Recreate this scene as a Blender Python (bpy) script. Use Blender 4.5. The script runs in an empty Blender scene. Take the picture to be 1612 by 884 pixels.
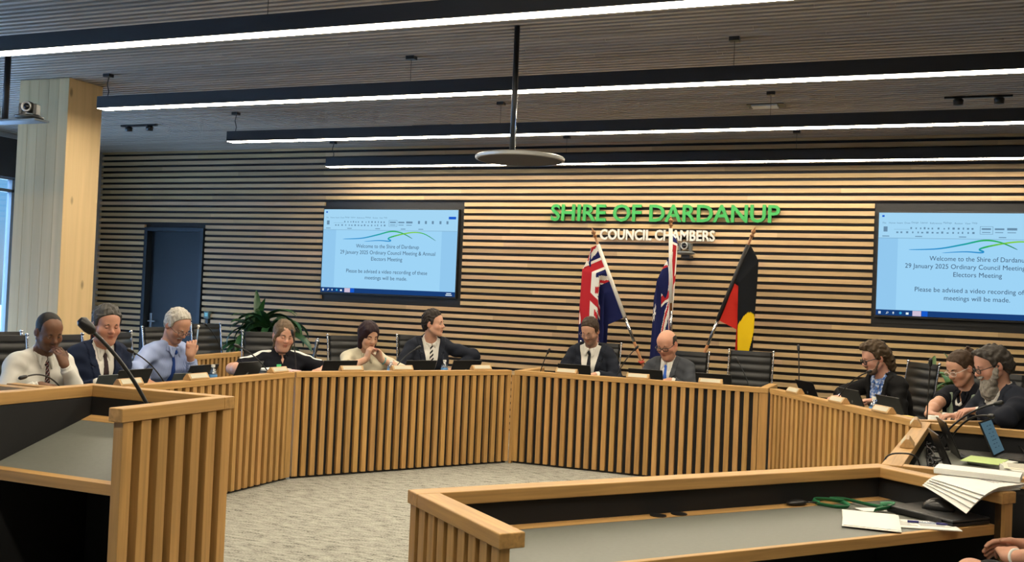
import bpy, bmesh, math, random
import numpy as np
from mathutils import Vector, Matrix, Euler

# ------------------------------------------------------------------ camera, world, exposure
SC = bpy.context.scene
COL = SC.collection
_R = Vector((0.92539942, 0.37660429, 0.0424868))
_U = Vector((-0.03200191, -0.03405653, 0.99890742))
_F = Vector((-0.37763977, 0.925748, 0.01946383))
cam_d = bpy.data.cameras.new('camera')
cam_d.sensor_width = 36.0
cam_d.sensor_fit = 'HORIZONTAL'
cam_d.lens = 35.364
cam_d.clip_start = 0.05
cam = bpy.data.objects.new('camera', cam_d)
COL.objects.link(cam)
cam.matrix_world = Matrix(((_R.x, _U.x, -_F.x, 0.0), (_R.y, _U.y, -_F.y, 0.0), (_R.z, _U.z, -_F.z, 1.55), (0, 0, 0, 1)))
SC.camera = cam

SC.view_settings.view_transform = 'Standard'
SC.view_settings.look = 'None'
SC.view_settings.gamma = 1.0
SC.view_settings.use_curve_mapping = False
SC.view_settings.exposure = 0.0
STRIP = 46.0          # radiance of the linear lamps
STRIP_COL = (1.0, 0.87, 0.67)
SKY = 1.0

world = bpy.data.worlds.new('sky')
SC.world = world
world.use_nodes = True
_nt = world.node_tree
_nt.nodes.clear()
_o = _nt.nodes.new('ShaderNodeOutputWorld')
_b = _nt.nodes.new('ShaderNodeBackground')
_b.inputs['Strength'].default_value = SKY
_tc = _nt.nodes.new('ShaderNodeTexCoord')
_sx = _nt.nodes.new('ShaderNodeSeparateXYZ')
_rp = _nt.nodes.new('ShaderNodeValToRGB')
_el = _rp.color_ramp.elements
_el[0].position = 0.38; _el[0].color = (0.10, 0.22, 0.34, 1)
_el[1].position = 0.66; _el[1].color = (8.5, 13.0, 20.0, 1)
e = _el.new(0.58); e.color = (0.20, 0.48, 0.86, 1)
e = _el.new(0.49); e.color = (0.24, 0.38, 0.50, 1)
e = _el.new(0.505); e.color = (0.42, 0.56, 0.72, 1)
e = _el.new(0.53); e.color = (0.22, 0.52, 0.86, 1)
_mp = _nt.nodes.new('ShaderNodeMath'); _mp.operation = 'MULTIPLY_ADD'
_mp.inputs[1].default_value = 0.5; _mp.inputs[2].default_value = 0.5
_nt.links.new(_tc.outputs['Generated'], _sx.inputs[0])
_nt.links.new(_sx.outputs['Z'], _mp.inputs[0])
_nt.links.new(_mp.outputs[0], _rp.inputs[0])
_nt.links.new(_rp.outputs[0], _b.inputs[0])
_nt.links.new(_b.outputs[0], _o.inputs[0])

random.seed(4)
D = 11.11            # slatted wall
CEIL = 3.42
PI = math.pi

# ------------------------------------------------------------------ materials
MATS = {}
def srgb(r, g, b):
    def f(c):
        c /= 255.0
        return c / 12.92 if c <= 0.04045 else ((c + 0.055) / 1.055) ** 2.4
    return (f(r), f(g), f(b))

def newmat(name):
    m = bpy.data.materials.new(name)
    m.use_nodes = True
    nt = m.node_tree
    for n in list(nt.nodes):
        if n.type != 'OUTPUT_MATERIAL' and n.type != 'BSDF_PRINCIPLED':
            nt.nodes.remove(n)
    return m, nt, nt.nodes['Principled BSDF']

def flat(name, col, rough=0.6, metal=0.0, noise=0.0, nscale=30.0, spec=0.5, bump=0.0, stretch=(1, 1, 1), attr=None):
    if name in MATS:
        return MATS[name]
    m, nt, b = newmat(name)
    b.inputs['Roughness'].default_value = rough
    b.inputs['Metallic'].default_value = metal
    b.inputs['Specular IOR Level'].default_value = spec
    b.inputs['Base Color'].default_value = (*col, 1)
    src = None
    if attr:
        a = nt.nodes.new('ShaderNodeAttribute'); a.attribute_name = attr
        src = a.outputs['Color']
    if noise > 0 or bump > 0:
        tc = nt.nodes.new('ShaderNodeTexCoord')
        mp = nt.nodes.new('ShaderNodeMapping'); mp.inputs['Scale'].default_value = stretch
        nz = nt.nodes.new('ShaderNodeTexNoise'); nz.inputs['Scale'].default_value = nscale; nz.inputs['Detail'].default_value = 3
        nt.links.new(tc.outputs['Object'], mp.inputs[0]); nt.links.new(mp.outputs[0], nz.inputs['Vector'])
        if noise > 0:
            mr = nt.nodes.new('ShaderNodeMapRange')
            mr.inputs['From Min'].default_value = 0.25; mr.inputs['From Max'].default_value = 0.75
            mr.inputs['To Min'].default_value = 1 - noise; mr.inputs['To Max'].default_value = 1 + noise
            nt.links.new(nz.outputs['Fac'], mr.inputs[0])
            mx = nt.nodes.new('ShaderNodeMix'); mx.data_type = 'RGBA'; mx.blend_type = 'MULTIPLY'; mx.inputs['Factor'].default_value = 1
            mx.inputs['A'].default_value = (*col, 1)
            if src: nt.links.new(src, mx.inputs['A'])
            nt.links.new(mr.outputs[0], mx.inputs['B'])
            src = mx.outputs['Result']
        if bump > 0:
            bp = nt.nodes.new('ShaderNodeBump'); bp.inputs['Strength'].default_value = bump; bp.inputs['Distance'].default_value = 0.01
            nt.links.new(nz.outputs['Fac'], bp.inputs['Height']); nt.links.new(bp.outputs[0], b.inputs['Normal'])
    if src: nt.links.new(src, b.inputs['Base Color'])
    MATS[name] = m
    return m

def wood(name, col, axis='z', contrast=0.22, rough=0.45, tone=True, knots=False, scale=1.0):
    """plank wood: grain stretched along one object axis, per-board tone from the 'tone' attribute"""
    if name in MATS:
        return MATS[name]
    m, nt, b = newmat(name)
    b.inputs['Roughness'].default_value = rough
    b.inputs['Specular IOR Level'].default_value = 0.35
    tc = nt.nodes.new('ShaderNodeTexCoord')
    mp = nt.nodes.new('ShaderNodeMapping')
    s = [55.0 * scale] * 3
    s['xyz'.index(axis)] = 2.2 * scale
    mp.inputs['Scale'].default_value = s
    nz = nt.nodes.new('ShaderNodeTexNoise'); nz.inputs['Scale'].default_value = 1.0; nz.inputs['Detail'].default_value = 5; nz.inputs['Distortion'].default_value = 0.6
    mr = nt.nodes.new('ShaderNodeMapRange')
    mr.inputs['From Min'].default_value = 0.28; mr.inputs['From Max'].default_value = 0.72
    mr.inputs['To Min'].default_value = 1 - contrast; mr.inputs['To Max'].default_value = 1 + contrast
    nt.links.new(tc.outputs['Object'], mp.inputs[0]); nt.links.new(mp.outputs[0], nz.inputs['Vector']); nt.links.new(nz.outputs['Fac'], mr.inputs[0])
    mx = nt.nodes.new('ShaderNodeMix'); mx.data_type = 'RGBA'; mx.blend_type = 'MULTIPLY'; mx.inputs['Factor'].default_value = 1
    mx.inputs['A'].default_value = (*col, 1)
    nt.links.new(mr.outputs[0], mx.inputs['B'])
    out = mx.outputs['Result']
    if tone:
        a = nt.nodes.new('ShaderNodeAttribute'); a.attribute_name = 'tone'
        m2 = nt.nodes.new('ShaderNodeMix'); m2.data_type = 'RGBA'; m2.blend_type = 'MULTIPLY'; m2.inputs['Factor'].default_value = 1
        nt.links.new(out, m2.inputs['A']); nt.links.new(a.outputs['Color'], m2.inputs['B'])
        out = m2.outputs['Result']
    if knots:
        mk = nt.nodes.new('ShaderNodeMapping')
        ks = [4.0] * 3; ks['xyz'.index(axis)] = 1.7
        mk.inputs['Scale'].default_value = ks
        vo = nt.nodes.new('ShaderNodeTexVoronoi'); vo.inputs['Scale'].default_value = 1.0
        kr = nt.nodes.new('ShaderNodeMapRange'); kr.inputs['From Min'].default_value = 0.05; kr.inputs['From Max'].default_value = 0.10
        kr.inputs['To Min'].default_value = 0.45; kr.inputs['To Max'].default_value = 1.0
        nt.links.new(tc.outputs['Object'], mk.inputs[0]); nt.links.new(mk.outputs[0], vo.inputs['Vector']); nt.links.new(vo.outputs['Distance'], kr.inputs[0])
        m3 = nt.nodes.new('ShaderNodeMix'); m3.data_type = 'RGBA'; m3.blend_type = 'MULTIPLY'; m3.inputs['Factor'].default_value = 1
        nt.links.new(out, m3.inputs['A']); nt.links.new(kr.outputs[0], m3.inputs['B'])
        out = m3.outputs['Result']
    nt.links.new(out, b.inputs['Base Color'])
    MATS[name] = m
    return m

def emit(name, col, strength=1.0, attr=None):
    if name in MATS:
        return MATS[name]
    m = bpy.data.materials.new(name); m.use_nodes = True
    nt = m.node_tree; nt.nodes.clear()
    o = nt.nodes.new('ShaderNodeOutputMaterial'); e = nt.nodes.new('ShaderNodeEmission')
    e.inputs['Color'].default_value = (*col, 1); e.inputs['Strength'].default_value = strength
    if attr:
        a = nt.nodes.new('ShaderNodeAttribute'); a.attribute_name = attr
        nt.links.new(a.outputs['Color'], e.inputs['Color'])
    nt.links.new(e.outputs[0], o.inputs[0])
    MATS[name] = m
    return m

def glass(name, tint=(1, 1, 1), gloss=0.12, rough=0.02):
    if name in MATS:
        return MATS[name]
    m = bpy.data.materials.new(name); m.use_nodes = True
    nt = m.node_tree; nt.nodes.clear()
    o = nt.nodes.new('ShaderNodeOutputMaterial')
    t = nt.nodes.new('ShaderNodeBsdfTransparent'); t.inputs[0].default_value = (*tint, 1)
    g = nt.nodes.new('ShaderNodeBsdfGlossy'); g.inputs['Roughness'].default_value = rough
    f = nt.nodes.new('ShaderNodeLayerWeight'); f.inputs[0].default_value = .25
    ad = nt.nodes.new('ShaderNodeMath'); ad.operation = 'MULTIPLY_ADD'; ad.inputs[1].default_value = .35; ad.inputs[2].default_value = gloss * .3
    mx = nt.nodes.new('ShaderNodeMixShader')
    nt.links.new(f.outputs['Facing'], ad.inputs[0]); nt.links.new(ad.outputs[0], mx.inputs[0])
    nt.links.new(t.outputs[0], mx.inputs[1]); nt.links.new(g.outputs[0], mx.inputs[2]); nt.links.new(mx.outputs[0], o.inputs[0])
    MATS[name] = m
    return m

OAK = (0.46, 0.27, 0.095)
oak_x = wood('oak_x', OAK, 'x'); oak_y = wood('oak_y', OAK, 'y'); oak_z = wood('oak_z', OAK, 'z')
wall_oak = wood('wall_batten_timber', (0.48, 0.335, 0.18), 'x', 0.16, 0.55, scale=0.6)
ceil_oak = wood('ceiling_batten_timber', (0.38, 0.325, 0.265), 'x', 0.07, 0.6, scale=0.6)
pine_z = wood('laminated_pine', (0.60, 0.44, 0.235), 'z', 0.10, 0.5, tone=True, knots=True, scale=0.25)
black = flat('black_lining', (0.006, 0.0065, 0.008), 0.75)
soft_black = flat('charcoal_board', (0.012, 0.0125, 0.014), 0.6)
dark_metal = flat('black_powder_coat', (0.016, 0.018, 0.021), 0.42)
door_blue = flat('door_navy_paint', (0.006, 0.011, 0.018), 0.5)
laminate = flat('grey_laminate', (0.132, 0.138, 0.118), 0.5, noise=0.05, nscale=60)
chrome = flat('chrome', (0.55, 0.56, 0.58), 0.22, 1.0)
brushed = flat('brushed_steel', (0.45, 0.45, 0.45), 0.35, 1.0)
leather = flat('black_leather', (0.010, 0.011, 0.0115), 0.42)
plastic = flat('black_plastic', (0.008, 0.008, 0.009), 0.4)
grey_plastic = flat('grey_plastic', (0.10, 0.11, 0.11), 0.45)
paper = flat('white_paper', (0.72, 0.72, 0.68), 0.85)
white_paint = flat('white_paint', (0.62, 0.62, 0.60), 0.6)

# ------------------------------------------------------------------ mesh builder
class MB:
    def __init__(s):
        s.v = []; s.f = []; s.t = []
    def quad8(s, P, tone=1.0):
        n = len(s.v); s.v += [tuple(p) for p in P]
        q = [(0, 3, 2, 1), (4, 5, 6, 7), (0, 1, 5, 4), (1, 2, 6, 5), (2, 3, 7, 6), (3, 0, 4, 7)]
        s.f += [tuple(n + i for i in f) for f in q]; s.t += [tone] * 6
        return s
    def box(s, x0, x1, y0, y1, z0, z1, tone=1.0):
        return s.quad8([(x0, y0, z0), (x1, y0, z0), (x1, y1, z0), (x0, y1, z0), (x0, y0, z1), (x1, y0, z1), (x1, y1, z1), (x0, y1, z1)], tone)
    def obox(s, c, ax, ay, az, tone=1.0):
        """oriented box: centre and three half-axis vectors"""
        c, ax, ay, az = map(Vector, (c, ax, ay, az))
        return s.quad8([c + i * ax + j * ay + k * az for k in (-1, 1) for (i, j) in ((-1, -1), (1, -1), (1, 1), (-1, 1))], tone)
    def prism(s, poly, z0, z1, tone=1.0):
        n = len(s.v); k = len(poly)
        s.v += [(p[0], p[1], z0) for p in poly] + [(p[0], p[1], z1) for p in poly]
        s.f.append(tuple(n + i for i in reversed(range(k)))); s.f.append(tuple(n + k + i for i in range(k)))
        for i in range(k):
            j = (i + 1) % k
            s.f.append((n + i, n + j, n + k + j, n + k + i))
        s.t += [tone] * (k + 2)
        return s
    def loft(s, rings, close=True, caps=True, tone=1.0):
        n = len(s.v); k = len(rings[0])
        for r in rings: s.v += [tuple(p) for p in r]
        for a in range(len(rings) - 1):
            for i in range(k if close else k - 1):
                j = (i + 1) % k
                s.f.append((n + a * k + i, n + a * k + j, n + (a + 1) * k + j, n + (a + 1) * k + i)); s.t.append(tone)
        if caps and close:
            s.f.append(tuple(n + i for i in reversed(range(k)))); s.t.append(tone)
            s.f.append(tuple(n + (len(rings) - 1) * k + i for i in range(k))); s.t.append(tone)
        return s
    def tube(s, pts, r, n=8, tone=1.0):
        pts = [Vector(p) for p in pts]
        rr = r if isinstance(r, (list, tuple)) else [r] * len(pts)
        rings = []; up = None
        for i, p in enumerate(pts):
            d = (pts[min(i + 1, len(pts) - 1)] - pts[max(i - 1, 0)]).normalized()
            if up is None:
                up = d.orthogonal().normalized()
            up = (up - d * up.dot(d))
            up = up.normalized() if up.length > 1e-6 else d.orthogonal().normalized()
            w = d.cross(up)
            rings.append([p + rr[i] * (math.cos(2 * PI * k / n) * up + math.sin(2 * PI * k / n) * w) for k in range(n)])
        return s.loft(rings, True, True, tone)
    def lathe(s, prof, n=20, c=(0, 0, 0), tone=1.0):
        rings = [[(c[0] + max(r, 1e-4) * math.cos(2 * PI * k / n), c[1] + max(r, 1e-4) * math.sin(2 * PI * k / n), c[2] + z) for k in range(n)] for r, z in prof]
        return s.loft(rings, True, True, tone)
    def ball(s, c, r, n=10, m=7, tone=1.0):
        r = r if isinstance(r, (tuple, list)) else (r, r, r)
        rings = []
        for a in range(m + 1):
            th = PI * a / m; q = max(math.sin(th), 0.02)
            rings.append([(c[0] + r[0] * q * math.cos(2 * PI * k / n), c[1] + r[1] * q * math.sin(2 * PI * k / n), c[2] - r[2] * math.cos(th)) for k in range(n)])
        return s.loft(rings, True, True, tone)
    def grid(s, P, thick=0.0, tone=1.0):
        """P[i][j] points; thickness along the local normal"""
        n = len(s.v); a = len(P); b = len(P[0])
        V = [[Vector(p) for p in r] for r in P]
        if thick == 0:
            for r in V: s.v += [tuple(p) for p in r]
            for i in range(a - 1):
                for j in range(b - 1):
                    s.f.append((n + i * b + j, n + i * b + j + 1, n + (i + 1) * b + j + 1, n + (i + 1) * b + j)); s.t.append(tone)
            return s
        N = []
        for i in range(a):
            row = []
            for j in range(b):
                du = V[min(i + 1, a - 1)][j] - V[max(i - 1, 0)][j]; dv = V[i][min(j + 1, b - 1)] - V[i][max(j - 1, 0)]
                nn = du.cross(dv); row.append(nn.normalized() if nn.length > 1e-9 else Vector((0, 0, 1)))
            N.append(row)
        for sg in (1, -1):
            for i in range(a):
                s.v += [tuple(V[i][j] + N[i][j] * sg * thick / 2) for j in range(b)]
        m = a * b
        for i in range(a - 1):
            for j in range(b - 1):
                q = (i * b + j, i * b + j + 1, (i + 1) * b + j + 1, (i + 1) * b + j)
                s.f.append(tuple(n + k for k in reversed(q))); s.f.append(tuple(n + m + k for k in q)); s.t += [tone, tone]
        edge = [(0, j) for j in range(b)] + [(i, b - 1) for i in range(1, a)] + [(a - 1, j) for j in range(b - 2, -1, -1)] + [(i, 0) for i in range(a - 2, 0, -1)]
        for k in range(len(edge)):
            p = edge[k][0] * b + edge[k][1]; q = edge[(k + 1) % len(edge)][0] * b + edge[(k + 1) % len(edge)][1]
            s.f.append((n + p, n + q, n + m + q, n + m + p)); s.t.append(tone)
        return s
    def build(s, name, mat, parent=None, smooth=False, bevel=0.0, kind=None, fix=True):
        me = bpy.data.meshes.new(name)
        me.from_pydata(s.v, [], s.f)
        if any(t != 1.0 for t in s.t) or (mat and 'oak' in mat.name or mat and 'timber' in mat.name or mat and 'pine' in mat.name):
            at = me.attributes.new('tone', 'FLOAT_COLOR', 'FACE')
            buf = np.ones((len(s.f), 4), np.float32)
            for i, t in enumerate(s.t):
                buf[i, :3] = t
            at.data.foreach_set('color', buf.ravel())
        if fix:
            bm = bmesh.new(); bm.from_mesh(me); bmesh.ops.recalc_face_normals(bm, faces=bm.faces); bm.to_mesh(me); bm.free()
        if smooth:
            me.polygons.foreach_set('use_smooth', [True] * len(me.polygons))
        me.materials.append(mat)
        o = bpy.data.objects.new(name, me); COL.objects.link(o)
        if parent: o.parent = parent
        if bevel > 0:
            b = o.modifiers.new('bevel', 'BEVEL'); b.width = bevel; b.segments = 2; b.limit_method = 'ANGLE'; b.angle_limit = 0.9
        if smooth == 'auto':
            pass
        if kind: o['kind'] = kind
        return o

def tag(o, label, cat, group=None, kind=None):
    o['label'] = label; o['category'] = cat
    if group: o['group'] = group
    if kind: o['kind'] = kind
    return o

def thing(name, label, cat, loc=(0, 0, 0), rz=0.0, group=None):
    o = bpy.data.objects.new(name, None); COL.objects.link(o)
    o.empty_display_size = 0.1
    o.location = loc; o.rotation_euler = (0, 0, rz)
    return tag(o, label, cat, group)

def struct(o):
    o['kind'] = 'structure'
    return o

def dup(root, loc, rz, label, group=None):
    r = root.copy(); COL.objects.link(r); r.location = loc; r.rotation_euler = (0, 0, rz)
    r['label'] = label
    if group: r['group'] = group
    for ch in list(root.children):
        c = ch.copy(); COL.objects.link(c); c.parent = r
        for g in list(ch.children):
            d = g.copy(); COL.objects.link(d); d.parent = c
    return r

def text_mesh(body, height=None, width=None, extrude=0.0, offset=0.0, spacing=1.0):
    """lettering as a mesh in the local xz plane, lower left corner at the origin, facing -y"""
    cu = bpy.data.curves.new('lettering', 'FONT'); cu.body = body; cu.size = 1.0
    cu.extrude = extrude; cu.offset = offset; cu.space_character = spacing; cu.resolution_u = 3
    ob = bpy.data.objects.new('lettering', cu); COL.objects.link(ob)
    dg = bpy.context.evaluated_depsgraph_get(); dg.update()
    me = bpy.data.meshes.new_from_object(ob.evaluated_get(dg))
    bpy.data.objects.remove(ob); bpy.data.curves.remove(cu)
    co = np.empty(len(me.vertices) * 3, np.float32); me.vertices.foreach_get('co', co); co = co.reshape(-1, 3)
    lo, hi = co.min(0), co.max(0)
    co[:, 0] -= lo[0]; co[:, 1] -= lo[1]
    sx = sy = 1.0
    if height: sy = sx = height / (hi[1] - lo[1])
    if width: sx = width / (hi[0] - lo[0])
    if width and not height: sy = sx
    out = np.stack([co[:, 0] * sx, -co[:, 2], co[:, 1] * sy], 1)
    me.vertices.foreach_set('co', out.astype(np.float32).ravel()); me.update()
    return me, (hi[0] - lo[0]) * sx, (hi[1] - lo[1]) * sy

def mesh_obj(name, me, mat, parent=None, loc=(0, 0, 0), rot=(0, 0, 0)):
    me.materials.clear(); me.materials.append(mat); me.name = name
    o = bpy.data.objects.new(name, me); COL.objects.link(o)
    if parent: o.parent = parent
    o.location = loc; o.rotation_euler = rot
    return o

# ------------------------------------------------------------------ the room
XL, XR, YR = -10.97, 5.3, -3.0
def carpet_mat():
    m, nt, b = newmat('grey_carpet')
    b.inputs['Roughness'].default_value = 0.95; b.inputs['Specular IOR Level'].default_value = 0.1
    tc = nt.nodes.new('ShaderNodeTexCoord')
    def nz(scale, sc, det=4):
        mp = nt.nodes.new('ShaderNodeMapping'); mp.inputs['Scale'].default_value = sc
        n = nt.nodes.new('ShaderNodeTexNoise'); n.inputs['Scale'].default_value = scale; n.inputs['Detail'].default_value = det
        nt.links.new(tc.outputs['Object'], mp.inputs[0]); nt.links.new(mp.outputs[0], n.inputs['Vector'])
        return n.outputs['Fac']
    a = nz(9, (1, 3.4, 1)); c = nz(80, (1, 1, 1), 2)
    r = nt.nodes.new('ShaderNodeValToRGB')
    r.color_ramp.elements[0].position = 0.34; r.color_ramp.elements[0].color = (0.045, 0.045, 0.038, 1)
    r.color_ramp.elements[1].position = 0.62; r.color_ramp.elements[1].color = (0.43, 0.425, 0.375, 1)
    e = r.color_ramp.elements.new(0.45); e.color = (0.285, 0.282, 0.245, 1)
    ad = nt.nodes.new('ShaderNodeMath'); ad.operation = 'MULTIPLY_ADD'; ad.inputs[1].default_value = 0.55
    mu = nt.nodes.new('ShaderNodeMath'); mu.operation = 'MULTIPLY'; mu.inputs[1].default_value = 0.45
    nt.links.new(c, mu.inputs[0]); nt.links.new(a, ad.inputs[0]); nt.links.new(mu.outputs[0], ad.inputs[2])
    nt.links.new(ad.outputs[0], r.inputs[0]); nt.links.new(r.outputs[0], b.inputs['Base Color'])
    bp = nt.nodes.new('ShaderNodeBump'); bp.inputs['Strength'].default_value = 0.5; bp.inputs['Distance'].default_value = 0.01
    nt.links.new(c, bp.inputs['Height']); nt.links.new(bp.outputs[0], b.inputs['Normal'])
    return m
struct(MB().box(XL - .3, XR + .3, YR - .3, D + .4, -.2, 0).build('floor', carpet_mat()))

# ceiling: black void lining and timber battens running along the wall
m = MB()
m.box(XL - .3, XR + .3, YR - .3, D + .4, CEIL + .05, CEIL + .25)
m.build('ceiling', black, kind='structure')
m = MB(); y = 1.2; holes = []
CUT = [(-5.24, -4.77, 9.74, 9.88)]
k = 0
while y < D - .02:
    x = XL - random.uniform(0, 1.5)
    while x < XR:
        L = random.uniform(1.6, 3.6); x1 = min(x + L, XR)
        t = random.uniform(.88, 1.12)
        if not any(x1 > c[0] and x < c[1] and c[2] < y < c[3] for c in CUT):
            m.box(max(x, XL), x1 - .002, y, y + .038, CEIL, CEIL + .03, t)
        else:
            c = CUT[0]
            if x < c[0]: m.box(max(x, XL), c[0], y, y + .038, CEIL, CEIL + .03, t)
            if x1 > c[1]: m.box(c[1], x1, y, y + .038, CEIL, CEIL + .03, t)
        x = x1
    y += .08
m.build('ceiling_battens', ceil_oak, kind='structure')

# back wall: lining, battens, screen recesses, door opening
DOOR = (-10.12, -9.10, 2.36)
REC = [(-7.195, -5.20, 1.482, 2.72), (-.485, 1.50, 1.482, 2.72)]
m = MB()
m.box(XL - .3, DOOR[0], D + .04, D + .3, 0, CEIL + .1); m.box(DOOR[1], XR + .3, D + .04, D + .3, 0, CEIL + .1); m.box(DOOR[0], DOOR[1], D + .04, D + .3, DOOR[2], CEIL + .1)
m.build('wall_back', flat('wall_lining_black', (0.016, 0.017, 0.019), 0.7), kind='structure')
m = MB(); z = 2.915 - .0802 * 36 + .0
SWITCH = [(-9.015, -8.925, 1.0, 1.25)]
while z < CEIL:
    spans = [(XL + .002, XR)]
    cuts = []
    if z < DOOR[2]: cuts.append((DOOR[0] - .02, DOOR[1] + .02))
    for r in REC:
        if z + .046 > r[2] and z < r[3]: cuts.append((r[0], r[1]))
    for r in SWITCH:
        if r[2] < z + .02 < r[3]: cuts.append((r[0], r[1]))
    for c in cuts:
        ns = []
        for a, b in spans:
            if c[1] <= a or c[0] >= b: ns.append((a, b)); continue
            if a < c[0]: ns.append((a, c[0]))
            if c[1] < b: ns.append((c[1], b))
        spans = ns
    bx = [XL - random.uniform(0, 2)]
    while bx[-1] < XR: bx.append(bx[-1] + random.uniform(1.2, 4.2))
    for i in range(len(bx) - 1):
        t = random.choice([1.0, 1.05, .95, 1.1, .88, 1.0, .8, 1.14])
        tt = (t, t * random.uniform(.96, 1.03), t * random.uniform(.9, 1.08))
        for a, b in spans:
            x0, x1 = max(a, bx[i]), min(b, bx[i + 1])
            if x1 - x0 > .01:
                m.quad8([(x0, D, z), (x1, D, z), (x1, D + .045, z), (x0, D + .045, z), (x0, D, z + .046), (x1, D, z + .046), (x1, D + .045, z + .046), (x0, D + .045, z + .046)], Vector(tt))
    z += .0802
MB.build(m, 'wall_back_battens', wall_oak, kind='structure')
m = MB()
for r in REC: m.box(r[0] + .004, r[1] - .004, D + .028, D + .039, r[2] + .0, r[3])
m.build('trim_1', soft_black, kind='structure')

# door set back in the wall
d = struct(MB().box(DOOR[0] + .05, DOOR[1] - .05, D + .09, D + .14, .005, DOOR[2] - .05).build('door_1', door_blue))
m = MB()
for x0, x1 in ((DOOR[0], DOOR[0] + .05), (DOOR[1] - .05, DOOR[1])): m.box(x0, x1, D - .015, D + .2, 0, DOOR[2])
m.box(DOOR[0] + .05, DOOR[1] - .05, D - .015, D + .2, DOOR[2] - .05, DOOR[2])
m.build('door_frame', flat('door_frame_navy', (0.010, 0.018, 0.028), 0.45), d)
m = MB().box(DOOR[0] + .08, DOOR[0] + .12, D + .078, D + .09, .92, 1.16); m.tube([(DOOR[0] + .1, D + .08, 1.05), (DOOR[0] + .1, D + .03, 1.05), (DOOR[0] + .22, D + .03, 1.05)], .01)
m.build('door_handle', brushed, d)

# left wall: solid return, then glazing towards the camera
m = MB()
m.box(XL - .2, XL, 9.72, D + .04, 0, CEIL + .1); m.box(XL - .2, XL, YR, 9.72, 2.88, CEIL + .1); m.box(XL - .2, XL, YR, 9.72, 0, .12)
m.build('wall_left', flat('pale_grey_wall', (0.30, 0.31, 0.32), 0.7), kind='structure')
w = struct(MB().box(XL - .11, XL - .10, YR + .05, 9.68, .16, 2.88).build('window_1', glass('window_glass', (0.93, 0.97, 1.0))))
m = MB()
yy = 9.70
while yy > YR:
    m.box(XL - .14, XL - .06, yy - .05, yy, .12, 2.88); yy -= 2.1
for z0 in (.12, 2.68, 2.84): m.box(XL - .14, XL - .06, YR, 9.72, z0, z0 + .04)
m.build('window_frame', flat('window_aluminium', (0.20, 0.24, 0.28), 0.4), w)
struct(MB().box(XR, XR + .2, YR, D + .04, 0, CEIL + .1).build('wall_right', flat('dim_wall', (.20, .19, .18), .7)))
struct(MB().box(XL - .2, XR + .2, YR - .2, YR, 0, CEIL + .1).build('wall_rear', MATS['dim_wall']))

# outside: pale yard and a low building band seen through the glazing
struct(MB().box(-60, XL - .6, -30, 60, -.6, -.3).build('ground_outside', flat('pale_paving', (0.30, 0.33, 0.36), 0.9, noise=.3, nscale=.4)))

# timber column
cm = MB()
for i in range(5):
    t = random.uniform(.9, 1.1)
    cm.box(-7.91 + i * .122, -7.91 + (i + 1) * .122, 6.95, 7.36, 0, CEIL, t)
tag(cm.build('timber_column', pine_z, bevel=.004), 'large square laminated pine column standing by the window', 'column', kind='structure')

# roller blind box above the glazing
b = thing('roller_blind', 'dark grey roller blind with a pale bottom rail above the window', 'blind', (XL + .06, 8.9, 2.86))
MB().box(-.03, .0, -1.6, .8, .0, .5).build('blind_fabric', flat('blind_charcoal', (0.045, 0.05, 0.06), .8), b)
MB().box(-.045, .03, -1.6, .8, .5, .555).build('rail', flat('blind_rail', (0.30, 0.33, 0.36), .5), b)

# ------------------------------------------------------------------ linear pendant lamps
LAMP = emit('lamp_diffuser', STRIP_COL, STRIP)
X0, X1, ZB, HB = -6.86, 1.17, 3.105, .105
names = ['long black linear pendant lamp nearest the camera, top edge of the picture', 'long black linear pendant lamp ending beside the pine column', 'long black linear pendant lamp hanging just behind the pendant disc', 'long black linear pendant lamp closest to the timber slat wall']
rear = ['added unseen pendant fill lamp above the lectern', 'added unseen pendant fill lamp just ahead of the camera', 'added unseen pendant fill lamp by the rear wall']
for i, yl in enumerate((5.06, 6.91, 8.72, 10.63)):
    a, c = (X0, X1) if i else (-6.86, 1.17)
    t = thing('linear_pendant_lamp', names[i], 'pendant lamp', (0, yl, ZB), 0, 'linear pendant lamps')
    m = MB(); m.box(a, c, -.06, .06, .012, HB); m.box(a, c, -.06, -.052, 0, .012); m.box(a, c, .052, .06, 0, .012)
    m.build('housing', dark_metal, t)
    MB().box(a + .002, c - .002, -.0515, .0515, -.002, .011).build('diffuser', LAMP, t)
    for xx in (a + .06, (a + c) / 2 - .9, (a + c) / 2 + 1.6, c - .06):
        m = MB().tube([(xx, 0, HB - .005), (xx + .015, 0, HB + .05), (xx - .008, .0, HB + .12), (xx + .01, 0, CEIL - ZB - .02)] if xx == a + .06 else [(xx, 0, HB - .005), (xx, 0, CEIL - ZB - .02)], .0045 if xx == a + .06 else .002, 6)
        m.box(xx - .035, xx + .035, -.03, .03, CEIL - ZB - .028, CEIL - ZB - .001)
        m.build('suspension_cable', dark_metal, t)
for i, yl in enumerate((3.2, 1.35)):  # unseen lamps added as fill, cut short to keep light off the column
    t = thing('linear_pendant_lamp', rear[i], 'pendant lamp', (0, yl, ZB), 0, 'linear pendant lamps')
    MB().box(-3.4, X1, -.06, .06, .012, HB).build('housing', dark_metal, t)
    MB().box(-3.398, X1 - .002, -.0515, .0515, -.002, .011).build('diffuser', LAMP, t)
    for xx in (-3.3, X1 - .06): MB().box(xx - .002, xx + .002, -.002, .002, HB - .005, CEIL - ZB - .001).build('suspension_cable', dark_metal, t)

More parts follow.
